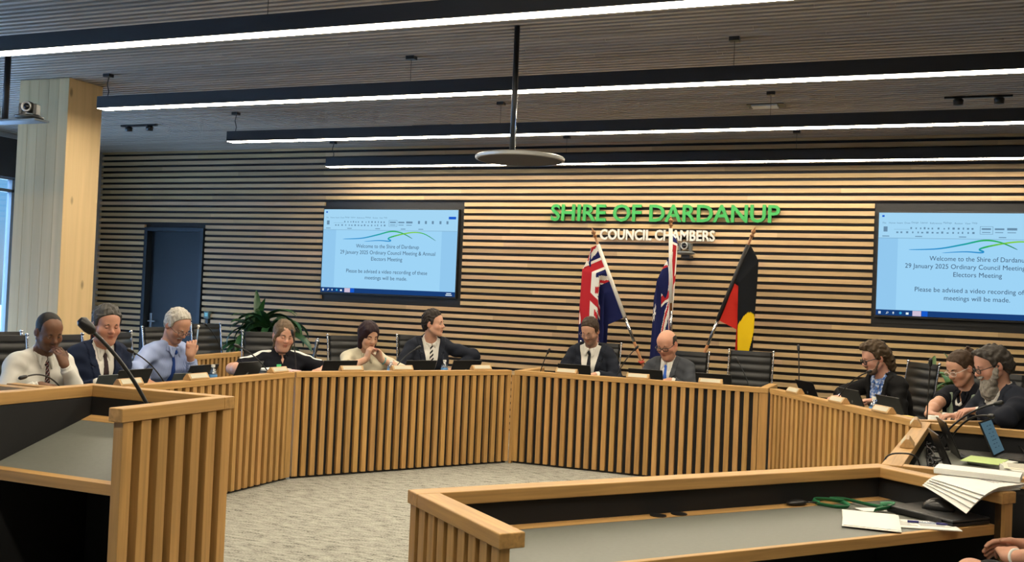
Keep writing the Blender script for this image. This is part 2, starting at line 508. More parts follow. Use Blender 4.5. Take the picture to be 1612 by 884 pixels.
# ------------------------------------------------------------------ desks
def slats(m, L, z0, z1, x0=0.0, pitch=.0803, w=.043, dep=.036, y0=0.0, ends=(.043, .043)):
    n = max(int(round((L - w) / pitch)), 1); p = (L - w) / n
    for i in range(n + 1):
        t = random.uniform(.86, 1.12); t = Vector((t, t * random.uniform(.97, 1.02), t * random.uniform(.92, 1.05)))
        ww = ends[0] if i == 0 else ends[1] if i == n else w
        x = x0 + i * p
        a = x if i == 0 else (x + w - ww if i == n else x)
        m.box(a, a + ww, y0, y0 + dep, z0, z1, t)

CAP, CT, WS = .885, .045, .745
def desk(label, A, B, depth=.62, left=True, right=True, ends=(.043, .043), worktop=oak_x, name='council_desk', wsz=WS, pd=None, post=False):
    """front panel runs from A to B (seen from the middle of the ring); sitters are on the +y side"""
    A = Vector((*A, 0)); B = Vector((*B, 0)); L = (B - A).length
    t = thing(name, label, 'desk', A, math.atan2(B.y - A.y, B.x - A.x), 'desks of the council ring')
    m = MB(); slats(m, L, 0.02, CAP - CT, 0, ends=ends); m.build('slat_panel', oak_z, t, bevel=.002)
    MB().box(.004, L - .004, .036, .052, 0, CAP - CT - .001).build('backing_panel', black, t)
    if post: MB().box(-.026, -.0005, -.004, .05, 0, CAP - CT).build('corner_fillet', oak_z, t)
    m = MB(); m.box(0, L, -.006, .082, CAP - CT, CAP); m.build('top_rail', oak_x, t, bevel=.003)
    for on, a, c in ((left, 0, .012), (right, L - .075, L - .05)):
        if on:
            MB().box(a, a + .075, .083, depth, CAP - CT, CAP).build('end_rail', oak_y, t, bevel=.003)
            MB().box(c, c + .038, .053, (pd or depth) - .01, 0, CAP - CT - .001).build('end_panel', black, t)
    MB().box(.052, L - .052, .054, depth - .03, wsz - .03, wsz).build('worktop', laminate, t)
    MB().box(.052, L - .052, depth - .029, depth - .002, wsz - .032, wsz + .001).build('worktop_edge', oak_x, t)
    return t
P1, P2, P3, P4 = (-4.78, 7.05), (-3.60, 8.96), (-1.20, 8.96), (0.0, 7.05)
desk('oak slatted council desk along the window side, three men seated at it', (-4.78, 4.76), (-4.78, 7.045), left=True, right=False, ends=(.043, .09))
desk('oak slatted council desk angled across the corner, two women and a young man behind it', (-4.772, 7.06), (-3.612, 8.94), left=False, right=False, ends=(.05, .043))
desk('oak slatted council desk facing the room in front of the flags', (-3.588, 8.962), (-1.212, 8.962), left=True, right=True, post=True, ends=(.055, .075))
desk('oak slatted council desk angled in front of the bearded men under the second screen', (-1.188, 8.942), (-.010, 7.07), left=False, right=True, pd=.30)
desk('oak staff desk with laptops and tangled cables, seen end on beside the pile of papers', (.0, 7.03), (-.14, 4.86), left=True, right=True, depth=.72, name='staff_desk', wsz=.735)
desk('oak desk end peeping out behind the lectern', (-4.92, 3.7), (-4.92, 4.70), left=False, right=True, depth=.5)
desk('low oak slatted desk at the back before the black chair by the door', (-6.50, 7.75), (-6.66, 8.95), left=False, right=False, depth=.46, name='side_desk')

# near desk: slats outside, black inside, grey worktop below the rail; seat is on our side
def near_desk():
    A = Vector((-1.62, 3.10, 0)); C = Vector((-.16, 4.87, 0)); L = (C - A).length; dp = .685
    t = thing('public_desk', 'oak slatted desk with papers, closed laptop and green lanyard on its grey top', 'desk', A, math.atan2(C.y - A.y, C.x - A.x))
    # local x along the front, local -y towards the user
    H, w = .885, .085
    m = MB(); m.box(0, L, -w, 0, H - .046, H)
    m.build('front_rail', oak_x, t, bevel=.004)
    for a in (0, L - w): MB().box(a, a + w, -dp, -w - .0005, H - .046, H).build('side_rail', oak_y, t, bevel=.004)
    m = MB(); slats(m, L - .02, .02, H - .047, .01, y0=-.045); m.build('front_slat_panel', oak_z, t, bevel=.002)
    for nm, x0 in (('side_slat_panel', .008), ('side_slat_panel', L - .044)):
        m = MB(); n = 8; p = (dp - .075) / n
        for i in range(n + 1):
            tt = random.uniform(.9, 1.1); y1 = -.012 - i * p
            m.box(x0, x0 + .036, y1 - .048, y1, .02, H - .047, tt)
        m.build(nm, oak_z, t, bevel=.002)
    m = MB(); m.box(.045, .06, -dp + .06, -.06, .0, H - .047); m.box(L - .06, L - .045, -dp + .02, -.06, 0, H - .047); m.box(.046, L - .046, -.062, -.046, 0, H - .047)
    m.build('lining_panel', black, t)
    z = .75
    MB().box(.062, L - .062, -dp + .072, -.132, z - .034, z).build('worktop', laminate, t)
    m = MB(); m.box(.062, L - .062, -dp + .045, -dp + .0715, z - .04, z + .001); m.build('worktop_edge', oak_x, t, bevel=.003)
    MB().box(.062, L - .062, -.1315, -.0625, z - .034, z + .001).build('cable_strip', oak_x, t)
    m = MB(); m.box(L - .06, L - .012, -dp + .005, -dp + .05, .0, H - .047); m.build('end_post', oak_z, t, bevel=.002)
    for xx in (1.0, 1.10): MB().lathe([(.0, 0), (.032, 0), (.032, .003), (.012, .004)], 16, (xx, -.097, z + .001)).build('cable_grommet', plastic, t)
near_desk()

# lectern: taller box with a sloping top
def lectern():
    x0, x1, y0, y1, H, w = -3.05, -2.36, 2.53, 3.10, 1.15, .058
    t = thing('lectern', 'oak slatted lectern with a sloping grey top and tall gooseneck microphone', 'lectern', (x0, y0, 0))
    X, Y = x1 - x0, y1 - y0
    m = MB(); m.box(0, X, Y - w, Y, H - .045, H); m.build('front_rail', oak_x, t, bevel=.003)
    for a in (0, X - w): MB().box(a, a + w, 0, Y - w - .0005, H - .045, H).build('side_rail', oak_y, t, bevel=.003)
    for nm, xa in (('side_slat_panel', X - .046), ('side_slat_panel', .006)):
        m = MB(); n = 6; p = (Y - .07) / n
        for i in range(n + 1):
            ya = .012 + i * p; q = random.uniform(.92, 1.08)
            m.box(xa, xa + .04, ya, ya + .046, 0.02, H - .046, q)
        m.build(nm, oak_z, t, bevel=.002)
    m = MB(); slats(m, X - .02, .02, H - .046, .01, y0=Y - .048); m.build('front_slat_panel', oak_z, t, bevel=.002)
    m = MB(); m.box(X - .058, X - .047, .06, Y - .06, 0, H - .046); m.box(.047, .058, .03, Y - .06, 0, H - .046); m.box(.047, X - .047, Y - .06, Y - .049, 0, H - .046)
    m.build('lining_panel', black, t)
    def slope(name, mat, ya, yb, xa, xb, th=.03, dz=0.0):
        z = lambda yy: .892 + (yy - .04) * .305 + dz
        MB().quad8([(xa, ya, z(ya) - th), (xb, ya, z(ya) - th), (xb, yb, z(yb) - th), (xa, yb, z(yb) - th), (xa, ya, z(ya)), (xb, ya, z(ya)), (xb, yb, z(yb)), (xa, yb, z(yb))]).build(name, mat, t)
    slope('sloping_top', laminate, .062, Y - .112, .06, X - .06)
    slope('front_edge', oak_x, .04, .0615, .06, X - .06, .036, .002)
    slope('back_strip', oak_x, Y - .1115, Y - .061, .06, X - .06, .03, .001)
    MB().box(.06, X - .06, .1, .12, .30, .33).build('shelf_rail', black, t)
    MB().box(.06, X - .06, .12, Y - .062, .28, .30).build('shelf', soft_black, t)
lectern()

# ------------------------------------------------------------------ sign on the wall
def sign(words, x0, x1, z0, z1, mat, label, off, cw):
    t = thing('wall_sign', label, 'sign', (x0, D - .03, z0))
    full, W, Hh = text_mesh(words, height=z1 - z0, offset=off)
    bpy.data.meshes.remove(full)
    k = (x1 - x0) / W
    # letters one by one, advance measured on the growing string
    for i, ch in enumerate(words):
        if ch == ' ': continue
        a, wa, _ = text_mesh(words[:i + 1], height=None, offset=off)
        me, wc, hc = text_mesh(ch, extrude=.03, offset=off)
        s = (z1 - z0) / Hraw
        bpy.data.meshes.remove(a)
        o = mesh_obj('letter', me, mat, t)
        o.scale = (s * k, .45, s); o.location = ((wa - wc) * s * k, 0, -.012 * s if ch in 'OSC' else 0)
_m, _w, Hraw = text_mesh('H'); bpy.data.meshes.remove(_m)
sign('SHIRE OF DARDANUP', -4.06, -1.65, 2.505, 2.688, flat('sign_green', srgb(48, 146, 70), .45), 'green raised SHIRE OF DARDANUP lettering on the slat wall', .020, 1)
sign('COUNCIL CHAMBERS', -3.45, -2.255, 2.295, 2.405, flat('sign_white', (.60, .59, .55), .5), 'white raised COUNCIL CHAMBERS lettering on the slat wall', .026, 1)

# ------------------------------------------------------------------ wall screens
S_PAGE = emit('screen_page', srgb(158, 212, 246), 1.0); S_SIDE = emit('screen_desk', srgb(146, 200, 238), 1.0); S_RIB = emit('screen_ribbon', srgb(164, 214, 244), 1.0)
S_INK = emit('screen_ink', srgb(62, 84, 110), 1.0); S_GREY = emit('screen_grey', srgb(104, 140, 168), 1.0); S_BAR = emit('screen_taskbar', srgb(24, 62, 120), 1.0)
S_WHITE = emit('screen_white', srgb(225, 242, 250), 1.0); S_BLUE = emit('screen_blue', srgb(22, 90, 205), 1.0); S_LINE = emit('screen_curve', (1, 1, 1), 1.0, attr='tone'); S_SKY = emit('screen_cyan', srgb(60, 170, 220), 1.0); S_PINK = emit('screen_pink', srgb(205, 190, 214), 1.0)
def screen(xl, label):
    W, Hh = 1.91, 1.06; zt = 2.624
    t = thing('wall_screen', label, 'screen', (xl + W / 2, D - .03, zt - Hh), 0, 'wall screens')
    MB().box(-W / 2 - .012, W / 2 + .012, 0.004, .057, -.022, Hh + .012).build('bezel', plastic, t, bevel=.003)
    p = lambda u, v: (-W / 2 + u * W, v * Hh)       # u from the left, v from the bottom
    def rect(name, mat, u0, u1, v0, v1, dy):
        m = MB(); (a, c), (b, d2) = p(u0, v0), p(u1, v1)
        m.box(a, b, -dy, .004, c, d2); return m.build(name, mat, t)
    rect('display', S_SIDE, 0, 1, 0, 1, .0)
    rect('taskbar', S_BAR, .0, 1, 0, .055, .001)
    rect('ribbon', S_RIB, 0, 1, .755, 1, .001)
    rect('page', S_PAGE, .10, .89, .058, .752, .001)
    def line(txt, uc, v, h, mat=S_INK, width=None, left=False):
        me, w, hh = text_mesh(txt, height=None)
        s = h * Hh
        o = mesh_obj('text_line', me, mat, t)
        s2 = s if not width else width * W / w
        o.scale = (s2, 1, s); x, z = p(uc, v)
        o.location = (x - (0 if left else w * s2 / 2), -.0022, z)
    line('Welcome to the Shire of Dardanup', .495, .527, .064, width=.47)
    line('29 January 2025 Ordinary Council Meeting & Annual', .495, .452, .064, width=.71)
    line('Electors Meeting', .495, .377, .064, width=.232)
    line('Please be advised a video recording of these', .495, .227, .064, width=.605)
    line('meetings will be made.', .495, .152, .064, width=.315)
    for i, (wd, u) in enumerate(zip(('File', 'Home', 'Insert', 'Draw', 'Design', 'Layout', 'References', 'Mailings', 'Review', 'View', 'Help'), (.02, .052, .092, .13, .165, .21, .257, .322, .378, .427, .462))):
        line(wd, u, .893, .024, S_GREY, left=True)
    # ribbon icons: small plain marks
    rnd = random.Random(7)
    m = MB()
    for row, v in enumerate((.852, .812)):
        u = .09 if row else .16
        while u < .47:
            w = rnd.uniform(.006, .012); a, c = p(u, v - .01); b, d2 = p(u + w, v + .01)
            m.box(a, b, -.0016, 0, c, d2 - rnd.uniform(0, .008)); u += rnd.uniform(.018, .03)
    a, c = p(.025, .815); b, d2 = p(.045, .865); m.box(a, b, -.0016, 0, c, d2)
    for v in (.837,):
        a, c = p(.078, v); b, d2 = p(.155, v + .002); m.box(a, b, -.0016, 0, c, d2)
    for u in (.715, .765, .815, .87, .92):
        a, c = p(u, .835); b, d2 = p(u + .014, .87); m.box(a, b, -.0016, 0, c, d2)
    for u in (.02, .185, .40, .59, .72): 
        a, c = p(u, .768); b, d2 = p(u + .035, .776); m.box(a, b, -.0016, 0, c, d2)
    m.build('ribbon_icons', S_GREY, t)
    m = MB()
    for u0, u1, v0, v1 in ((.50, .562, .80, .803), (.50, .562, .872, .875), (.50, .502, .80, .875), (.56, .562, .80, .875), (.0, 1, .752, .755), (.508, .552, .842, .858), (.51, .55, .815, .822), (.57, .615, .842, .858), (.572, .61, .815, .822), (.628, .675, .84, .862), (.63, .67, .815, .822)):
        a, c = p(u0, v0); b, d2 = p(u1, v1); m.box(a, b, -.0014, 0, c, d2)
    m.build('style_gallery', S_GREY, t)
    rect('share_button', S_BLUE, .935, .987, .892, .922, .002)
    rect('program_icon', S_BLUE, .016, .028, .958, .976, .002)
    # taskbar icons
    m = MB()
    for dx, dz in ((0, 0), (.0065, 0), (0, .013), (.0065, .013)):
        a, c = p(.013 + dx, .014 + dz); m.box(a, a + .0105, -.0025, 0, c, c + .0115)
    a, c = p(.052, .015); m.tube([(a, -.0025, c), (a + .008, -.0025, c + .008)], .0022, 5)
    for k in range(12):
        th = 2 * PI * k / 12; th2 = 2 * PI * (k + 1) / 12
        m.tube([(a + .014 + .008 * math.cos(th), -.0025, c + .014 + .008 * math.sin(th)), (a + .014 + .008 * math.cos(th2), -.0025, c + .014 + .008 * math.sin(th2))], .002, 4)
    a, c = p(.085, .016); m.box(a, a + .014, -.0025, 0, c, c + .006); m.box(a, a + .014, -.0025, 0, c + .01, c + .02)
    a, c = p(.152, .014); m.box(a, a + .026, -.0025, 0, c, c + .022)
    a, c = p(.935, .012); m.box(a, a + .085, -.0025, 0, c, c + .010); m.box(a + .01, a + .075, -.0025, 0, c + .02, c + .03)
    m.build('taskbar_icons', S_WHITE, t)
    a, c = p(.125, .027); MB().lathe([(.0, -.001), (.013, -.001), (.013, .001), (.0, .001)], 16).build('browser_icon', S_SKY, t).matrix_local = Matrix.Translation((a, -.002, c)) @ Matrix.Rotation(PI / 2, 4, 'X')
    rect('task_highlight', S_PINK, .185, .228, .003, .053, .002)
    rect('task_highlight', S_BLUE, .23, .26, .003, .053, .002)
    # the wave emblem at the head of the page
    def curve(pts, cols):
        n = 40; P = []; T = []
        for k in range(n + 1):
            s = k / n * (len(pts) - 1); i = min(int(s), len(pts) - 2); f = s - i
            p0 = Vector(pts[max(i - 1, 0)]); p1 = Vector(pts[i]); p2 = Vector(pts[i + 1]); p3 = Vector(pts[min(i + 2, len(pts) - 1)])
            q = .5 * ((2 * p1) + (p2 - p0) * f + (2 * p0 - 5 * p1 + 4 * p2 - p3) * f * f + (3 * p1 - p0 - 3 * p2 + p3) * f ** 3)
            P.append(q)
        mm = MB()
        for k in range(n):
            f = (k + .5) / n * (len(cols) - 1); i = min(int(f), len(cols) - 2); g = f - i
            col = Vector(cols[i]).lerp(Vector(cols[i + 1]), g)
            d0 = (P[min(k + 1, n)] - P[max(k - 1, 0)]); d1 = (P[min(k + 2, n)] - P[k])
            W0 = lambda kk: .0075 * (math.sin(PI * min(max(kk / n, .0), 1)) ** .5 + .12)
            def side(q, d, kk, s):
                x, z = p(q.x, q.y); dd = Vector((d.x * W, d.y * Hh)); nrm = Vector((-dd.y, dd.x)).normalized() * W0(kk) * s
                return (x + nrm.x, -.003, z + nrm.y)
            a, b, c, e = side(P[k], d0, k, 1), side(P[k], d0, k, -1), side(P[k + 1], d1, k + 1, -1), side(P[k + 1], d1, k + 1, 1)
            nv = len(mm.v); mm.v += [a, b, c, e]; mm.f.append((nv, nv + 1, nv + 2, nv + 3)); mm.t.append(col)
        return mm.build('emblem_curve', S_LINE, t)
    BL, TE, GR, LG, DK = srgb(40, 140, 205), srgb(30, 160, 170), srgb(40, 175, 80), srgb(130, 205, 60), srgb(20, 95, 70)
    curve([(.155, .642), (.30, .656), (.42, .70), (.52, .742), (.60, .725), (.68, .66)], [BL, BL, TE, GR, GR, DK])
    curve([(.32, .617), (.43, .632), (.505, .626), (.52, .636), (.50, .655), (.53, .68), (.62, .718), (.70, .735), (.77, .715), (.85, .64)], [BL, BL, BL, BL, TE, GR, LG, LG, GR, DK])
    return t
screen(-7.175, 'large wall screen with a blue document page, hung over the potted plant')
screen(-.438, 'large wall screen cut off by the frame, above the bearded men')
# ------------------------------------------------------------------ people: one signed-distance body each, clothes as offset layers
class Field:
    def __init__(s, lo, hi, res):
        s.lo = np.array(lo, np.float32); s.res = res
        s.n = np.ceil((np.array(hi) - s.lo) / res).astype(int) + 1
        s.ax = [s.lo[i] + res * np.arange(s.n[i], dtype=np.float32) for i in range(3)]
    def new(s, v=.3):
        return np.full(tuple(s.n), v, np.float32)
    def sub(s, lo, hi):
        a = np.clip(np.floor((np.array(lo) - s.lo) / s.res).astype(int), 0, s.n - 1)
        b = np.clip(np.ceil((np.array(hi) - s.lo) / s.res).astype(int) + 1, 1, s.n)
        sl = tuple(slice(a[i], max(b[i], a[i] + 1)) for i in range(3))
        return sl, s.ax[0][sl[0]][:, None, None], s.ax[1][sl[1]][None, :, None], s.ax[2][sl[2]][None, None, :]

def smin(a, b, k):
    h = np.clip(.5 + .5 * (a - b) / k, 0, 1)
    return a + (b - a) * h - k * h * (1 - h)

def put(A, sl, d, k=.02):
    A[sl] = smin(A[sl], d.astype(np.float32), k)
def cut(A, sl, d, k=.01):
    A[sl] = -smin(-A[sl], d.astype(np.float32), k)

def d_cap(x, y, z, a, b, ra, rb):
    a = np.asarray(a, np.float32); b = np.asarray(b, np.float32); ab = b - a; L = float(ab @ ab) + 1e-9
    t = np.clip(((x - a[0]) * ab[0] + (y - a[1]) * ab[1] + (z - a[2]) * ab[2]) / L, 0, 1)
    return np.sqrt((x - a[0] - t * ab[0]) ** 2 + (y - a[1] - t * ab[1]) ** 2 + (z - a[2] - t * ab[2]) ** 2) - (ra + (rb - ra) * t)
def d_ell(x, y, z, c, r):
    X, Y, Z = (x - c[0]) / r[0], (y - c[1]) / r[1], (z - c[2]) / r[2]
    k0 = np.sqrt(X * X + Y * Y + Z * Z) + 1e-6
    k1 = np.sqrt((X / r[0]) ** 2 + (Y / r[1]) ** 2 + (Z / r[2]) ** 2) + 1e-6
    return k0 * (k0 - 1) / k1

def surface(F, A):
    """naive surface nets -> verts (n,3), quads (m,4)"""
    s = A < 0
    c = s[:-1, :-1, :-1].astype(np.int8)
    n = np.zeros(tuple(np.array(A.shape) - 1), np.int8)
    offs = [(i, j, k) for i in (0, 1) for j in (0, 1) for k in (0, 1)]
    sh = np.array(A.shape) - 1
    for o in offs:
        n += s[o[0]:o[0] + sh[0], o[1]:o[1] + sh[1], o[2]:o[2] + sh[2]]
    act = np.argwhere((n > 0) & (n < 8))
    if len(act) == 0: return np.zeros((0, 3)), np.zeros((0, 4), int)
    idx = np.full(tuple(sh), -1, np.int32); idx[act[:, 0], act[:, 1], act[:, 2]] = np.arange(len(act))
    V = {o: A[act[:, 0] + o[0], act[:, 1] + o[1], act[:, 2] + o[2]] for o in offs}
    acc = np.zeros((len(act), 3)); cnt = np.zeros(len(act))
    for o in offs:
        for a in range(3):
            if o[a] == 0:
                p = list(o); p[a] = 1; p = tuple(p)
                v0, v1 = V[o], V[p]; m = (v0 < 0) != (v1 < 0)
                t = np.where(m, v0 / np.where(np.abs(v0 - v1) < 1e-12, 1, v0 - v1), 0)
                for q in range(3):
                    acc[:, q] += np.where(m, o[q] + (t if q == a else 0), 0)
                cnt += m
    P = F.lo + F.res * (act + acc / cnt[:, None])
    Q = []
    for a in range(3):
        b, c2 = (a + 1) % 3, (a + 2) % 3
        s0 = [slice(None)] * 3; s1 = [slice(None)] * 3
        s0[a] = slice(0, -1); s1[a] = slice(1, None)
        for w in (b, c2): s0[w] = slice(1, -1); s1[w] = slice(1, -1)
        x0, x1 = s[tuple(s0)], s[tuple(s1)]
        e = np.argwhere(x0 != x1)
        if len(e) == 0: continue
        base = e.copy(); base[:, b] += 1; base[:, c2] += 1
        flip = x0[e[:, 0], e[:, 1], e[:, 2]]
        def cell(db, dc):
            q = base.copy(); q[:, b] -= db; q[:, c2] -= dc
            return idx[q[:, 0], q[:, 1], q[:, 2]]
        q = np.stack([cell(1, 1), cell(0, 1), cell(0, 0), cell(1, 0)], 1)
        q[~flip] = q[~flip][:, ::-1]
        Q.append(q)
    Q = np.concatenate(Q)
    return P, Q[(Q >= 0).all(1)]

def sdf_mesh(name, F, A, mat, parent=None, colors=None, M=None):
    P, Q = surface(F, A)
    if M is not None: P = P @ np.array(M.to_3x3()).T + np.array(M.translation)
    me = bpy.data.meshes.new(name)
    me.vertices.add(len(P)); me.vertices.foreach_set('co', P.astype(np.float32).ravel())
    me.loops.add(len(Q) * 4); me.loops.foreach_set('vertex_index', Q.astype(np.int32).ravel())
    me.polygons.add(len(Q)); me.polygons.foreach_set('loop_start', np.arange(0, len(Q) * 4, 4, dtype=np.int32))
    me.polygons.foreach_set('use_smooth', np.ones(len(Q), bool))
    me.update(calc_edges=True); me.validate()
    if colors is not None:
        at = me.attributes.new('tone', 'FLOAT_COLOR', 'POINT')
        c = colors(P); at.data.foreach_set('color', np.concatenate([c, np.ones((len(c), 1))], 1).astype(np.float32).ravel())
    me.materials.append(mat)
    o = bpy.data.objects.new(name, me); COL.objects.link(o)
    if parent: o.parent = parent
    return o

def skin_mat():
    if 'skin' in MATS: return MATS['skin']
    m, nt, b = newmat('skin')
    a = nt.nodes.new('ShaderNodeAttribute'); a.attribute_name = 'tone'
    nt.links.new(a.outputs['Color'], b.inputs['Base Color'])
    b.inputs['Roughness'].default_value = 0.48; b.inputs['Specular IOR Level'].default_value = 0.35
    b.inputs['Subsurface Weight'].default_value = 0.08; b.inputs['Subsurface Radius'].default_value = (.012, .004, .002); b.inputs['Subsurface Scale'].default_value = 0.5
    MATS['skin'] = m
    return m
def hair_mat(name, col):
    return flat(name, tuple(c * .72 for c in col), 0.6, noise=.35, nscale=1.0, stretch=(160, 60, 60), spec=.25)
def cloth(name, col, **k):
    return flat(name, col, k.pop('rough', .85), spec=.15, **k)
def stripe_mat(name, c1, c2, scale, dirv=(1, 0, 1), c3=None, duty=.5, rough=.6):
    """woven stripes in object space"""
    if name in MATS: return MATS[name]
    m, nt, b = newmat(name); b.inputs['Roughness'].default_value = rough; b.inputs['Specular IOR Level'].default_value = .2
    tc = nt.nodes.new('ShaderNodeTexCoord')
    def band(dv, sc, du):
        dt = nt.nodes.new('ShaderNodeVectorMath'); dt.operation = 'DOT_PRODUCT'; dt.inputs[1].default_value = tuple(q * sc for q in dv)
        fr = nt.nodes.new('ShaderNodeMath'); fr.operation = 'FRACT'
        gt = nt.nodes.new('ShaderNodeMath'); gt.operation = 'GREATER_THAN'; gt.inputs[1].default_value = du
        nt.links.new(tc.outputs['Object'], dt.inputs[0]); nt.links.new(dt.outputs['Value'], fr.inputs[0]); nt.links.new(fr.outputs[0], gt.inputs[0])
        return gt.outputs[0]
    mx = nt.nodes.new('ShaderNodeMix'); mx.data_type = 'RGBA'; mx.inputs['A'].default_value = (*c1, 1); mx.inputs['B'].default_value = (*c2, 1)
    nt.links.new(band(dirv, scale, duty), mx.inputs['Factor'])
    out = mx.outputs['Result']
    if c3:
        m2 = nt.nodes.new('ShaderNodeMix'); m2.data_type = 'RGBA'; m2.inputs['B'].default_value = (*c3, 1)
        nt.links.new(out, m2.inputs['A']); nt.links.new(band((-dirv[0], dirv[1], dirv[2]), scale, .72), m2.inputs['Factor']); out = m2.outputs['Result']
    nt.links.new(out, b.inputs['Base Color'])
    MATS[name] = m
    return m

def head_features(x, y, z, put_, cut_, o):
    """head frame: x to the person's right, y forward, z up, origin at eye level mid-skull"""
    w = o.get('wide', 1.0); fat = o.get('fat', 0.0); fem = o.get('fem', 0)
    put_(d_ell(x, y, z, (0, -.012, .036), (.076 * w, .097, .087)), .02)
    put_(d_ell(x, y, z, (0, .030, -.036), (.062 * w + fat, .066, .080)), .03)
    put_(d_ell(x, y, z, (0, .045, .045), (.060 * w, .046, .055)), .025)
    for sx in (1, -1):
        put_(d_cap(x, y, z, (sx * (.056 * w + fat), -.004, -.05), (sx * .022, .062, -.098), .020 - .003 * fem + fat * .6, .017), .03)
        put_(d_ell(x, y, z, (sx * (.041 * w + fat * .5), .058, -.030), (.026 + fat * .5, .026, .026)), .02)
    put_(d_ell(x, y, z, (0, .070, -.100), (.022 - .003 * fem, .018, .018)), .022)
    if o.get('chin2'): put_(d_ell(x, y, z, (0, .035, -.115), (.05, .05, .03)), .03)
    put_(d_cap(x, y, z, (-.034, .081, .020), (.034, .081, .020), .012 - .003 * fem, .012 - .003 * fem), .018)
    for sx in (1, -1):
        cut_(d_ell(x, y, z, (sx * .032, .108, .002), (.019, .022, .0135)), .012)
    put_(d_cap(x, y, z, (0, .086, .014), (0, .109, -.026), .0085, .0125 * o.get('nose', 1)), .014)
    put_(d_cap(x, y, z, (0, .108, -.027), (0, .098, -.034), .012 * o.get('nose', 1), .010), .008)
    for sx in (1, -1):
        put_(d_ell(x, y, z, (sx * .013, .097, -.032), (.0085, .012, .008)), .006)
    cut_(d_cap(x, y, z, (-.02, .112, -.0655), (.02, .112, -.0655), .006, .006), .006)
    put_(d_cap(x, y, z, (-.013, .0905, -.0585), (.013, .0905, -.0585), .0062, .0062), .006)
    put_(d_cap(x, y, z, (-.011, .0895, -.0725), (.011, .0895, -.0725), .0072, .0072), .006)
    for sx in (1, -1):
        ex = x - sx * .079 * w; ez = z + .006; ey = y + .008
        c, s_ = math.cos(.25), math.sin(.25)
        yy, zz = c * ey - s_ * ez, s_ * ey + c * ez
        put_(d_ell(ex - sx * .3 * np.maximum(-yy, -.01), yy, zz, (0, 0, 0), (.008, .020, .033)), .006)
        cut_(d_ell(ex, yy, zz, (sx * .010, .004, .004), (.007, .009, .016)), .004)

def hand_frames(o):
    d = Vector(o['d']).normalized(); n = Vector(o['n']); n = (n - d * n.dot(d)).normalized()
    s = d.cross(n)
    return d, n, s

def add_hand(F, A, w, o, side):
    """w wrist point; d finger direction, n palm direction; side +1 right hand"""
    d, n, s = hand_frames(o); k = o.get('size', 1.0)
    # right hand, palm down and fingers forward: d x n points to the thumb side
    t = s * side
    w = Vector(w)
    R = Vector((.24, .24, .24)); sl, x, y, z = F.sub(w - R, w + R)
    X = (x - w.x) * t.x + (y - w.y) * t.y + (z - w.z) * t.z      # towards the thumb
    Y = (x - w.x) * d.x + (y - w.y) * d.y + (z - w.z) * d.z      # along the fingers
    Z = (x - w.x) * n.x + (y - w.y) * n.y + (z - w.z) * n.z      # palm side
    def p(dd, kk=.008): put(A, sl, dd, kk)
    p(d_ell(X, Y, Z, (.004 * k, .022 * k, .0), (.030 * k, .040 * k, .019 * k)), .02)
    for fx in (-.029, -.010, .010, .028):
        p(d_cap(X, Y, Z, (fx * .75 * k, .012 * k, 0), (fx * k, .082 * k, -.002), .0155 * k, .0125 * k), .012)
    p(d_ell(X, Y, Z, (.022 * k, .035 * k, .010 * k), (.019 * k, .034 * k, .017 * k)), .012)
    L = (.072, .080, .085, .074)
    cur = o.get('curl', (.35, .5, .35))
    fan = o.get('fan', .05)
    for i, fx in enumerate((-.030, -.010, .011, .031)):
        c = cur if not isinstance(cur[0], (tuple, list)) else cur[i]
        b = np.array((fx * k, .084 * k, -.002)); a = 0.0; f = fan * (fx / .03)
        rr = (.0085, .0095, .0098, .0092)[i] * k
        for j, (ln, an) in enumerate(zip((.46, .30, .24), c)):
            a += an
            e = b + np.array((math.sin(f) * math.cos(a), math.cos(f) * math.cos(a), math.sin(a))) * ln * L[i] * k
            p(d_cap(X, Y, Z, b, e, rr * (1.08 - .1 * j), rr * (.98 - .1 * j)), .003)
            b = e
    th = o.get('thumb', (.75, .45))     # spread, inward roll
    b = np.array((.030 * k, .022 * k, .008 * k))
    v = np.array((math.sin(th[0]), math.cos(th[0]), th[1])); v /= np.linalg.norm(v)
    e = b + v * .044 * k; p(d_cap(X, Y, Z, b, e, .0145 * k, .0112 * k), .010)
    v2 = v + np.array((-.35, .25, .1)); v2 /= np.linalg.norm(v2)
    p(d_cap(X, Y, Z, e, e + v2 * .032 * k, .0112 * k, .0088 * k), .003)

def ik(a, b, l1, l2, pole):
    a, b, pole = Vector(a), Vector(b), Vector(pole)
    v = b - a; dist = min(v.length, (l1 + l2) * .999); u = v.normalized()
    x = (l1 * l1 - l2 * l2 + dist * dist) / (2 * dist); h = math.sqrt(max(l1 * l1 - x * x, 0))
    q = (pole - u * pole.dot(u)); q = q.normalized() if q.length > 1e-6 else u.orthogonal().normalized()
    return a + u * x + q * h, a + u * dist

def rot_head(yaw, pitch, roll):
    return Matrix.Rotation(yaw, 3, 'Z') @ Matrix.Rotation(-pitch, 3, 'X') @ Matrix.Rotation(roll, 3, 'Y')

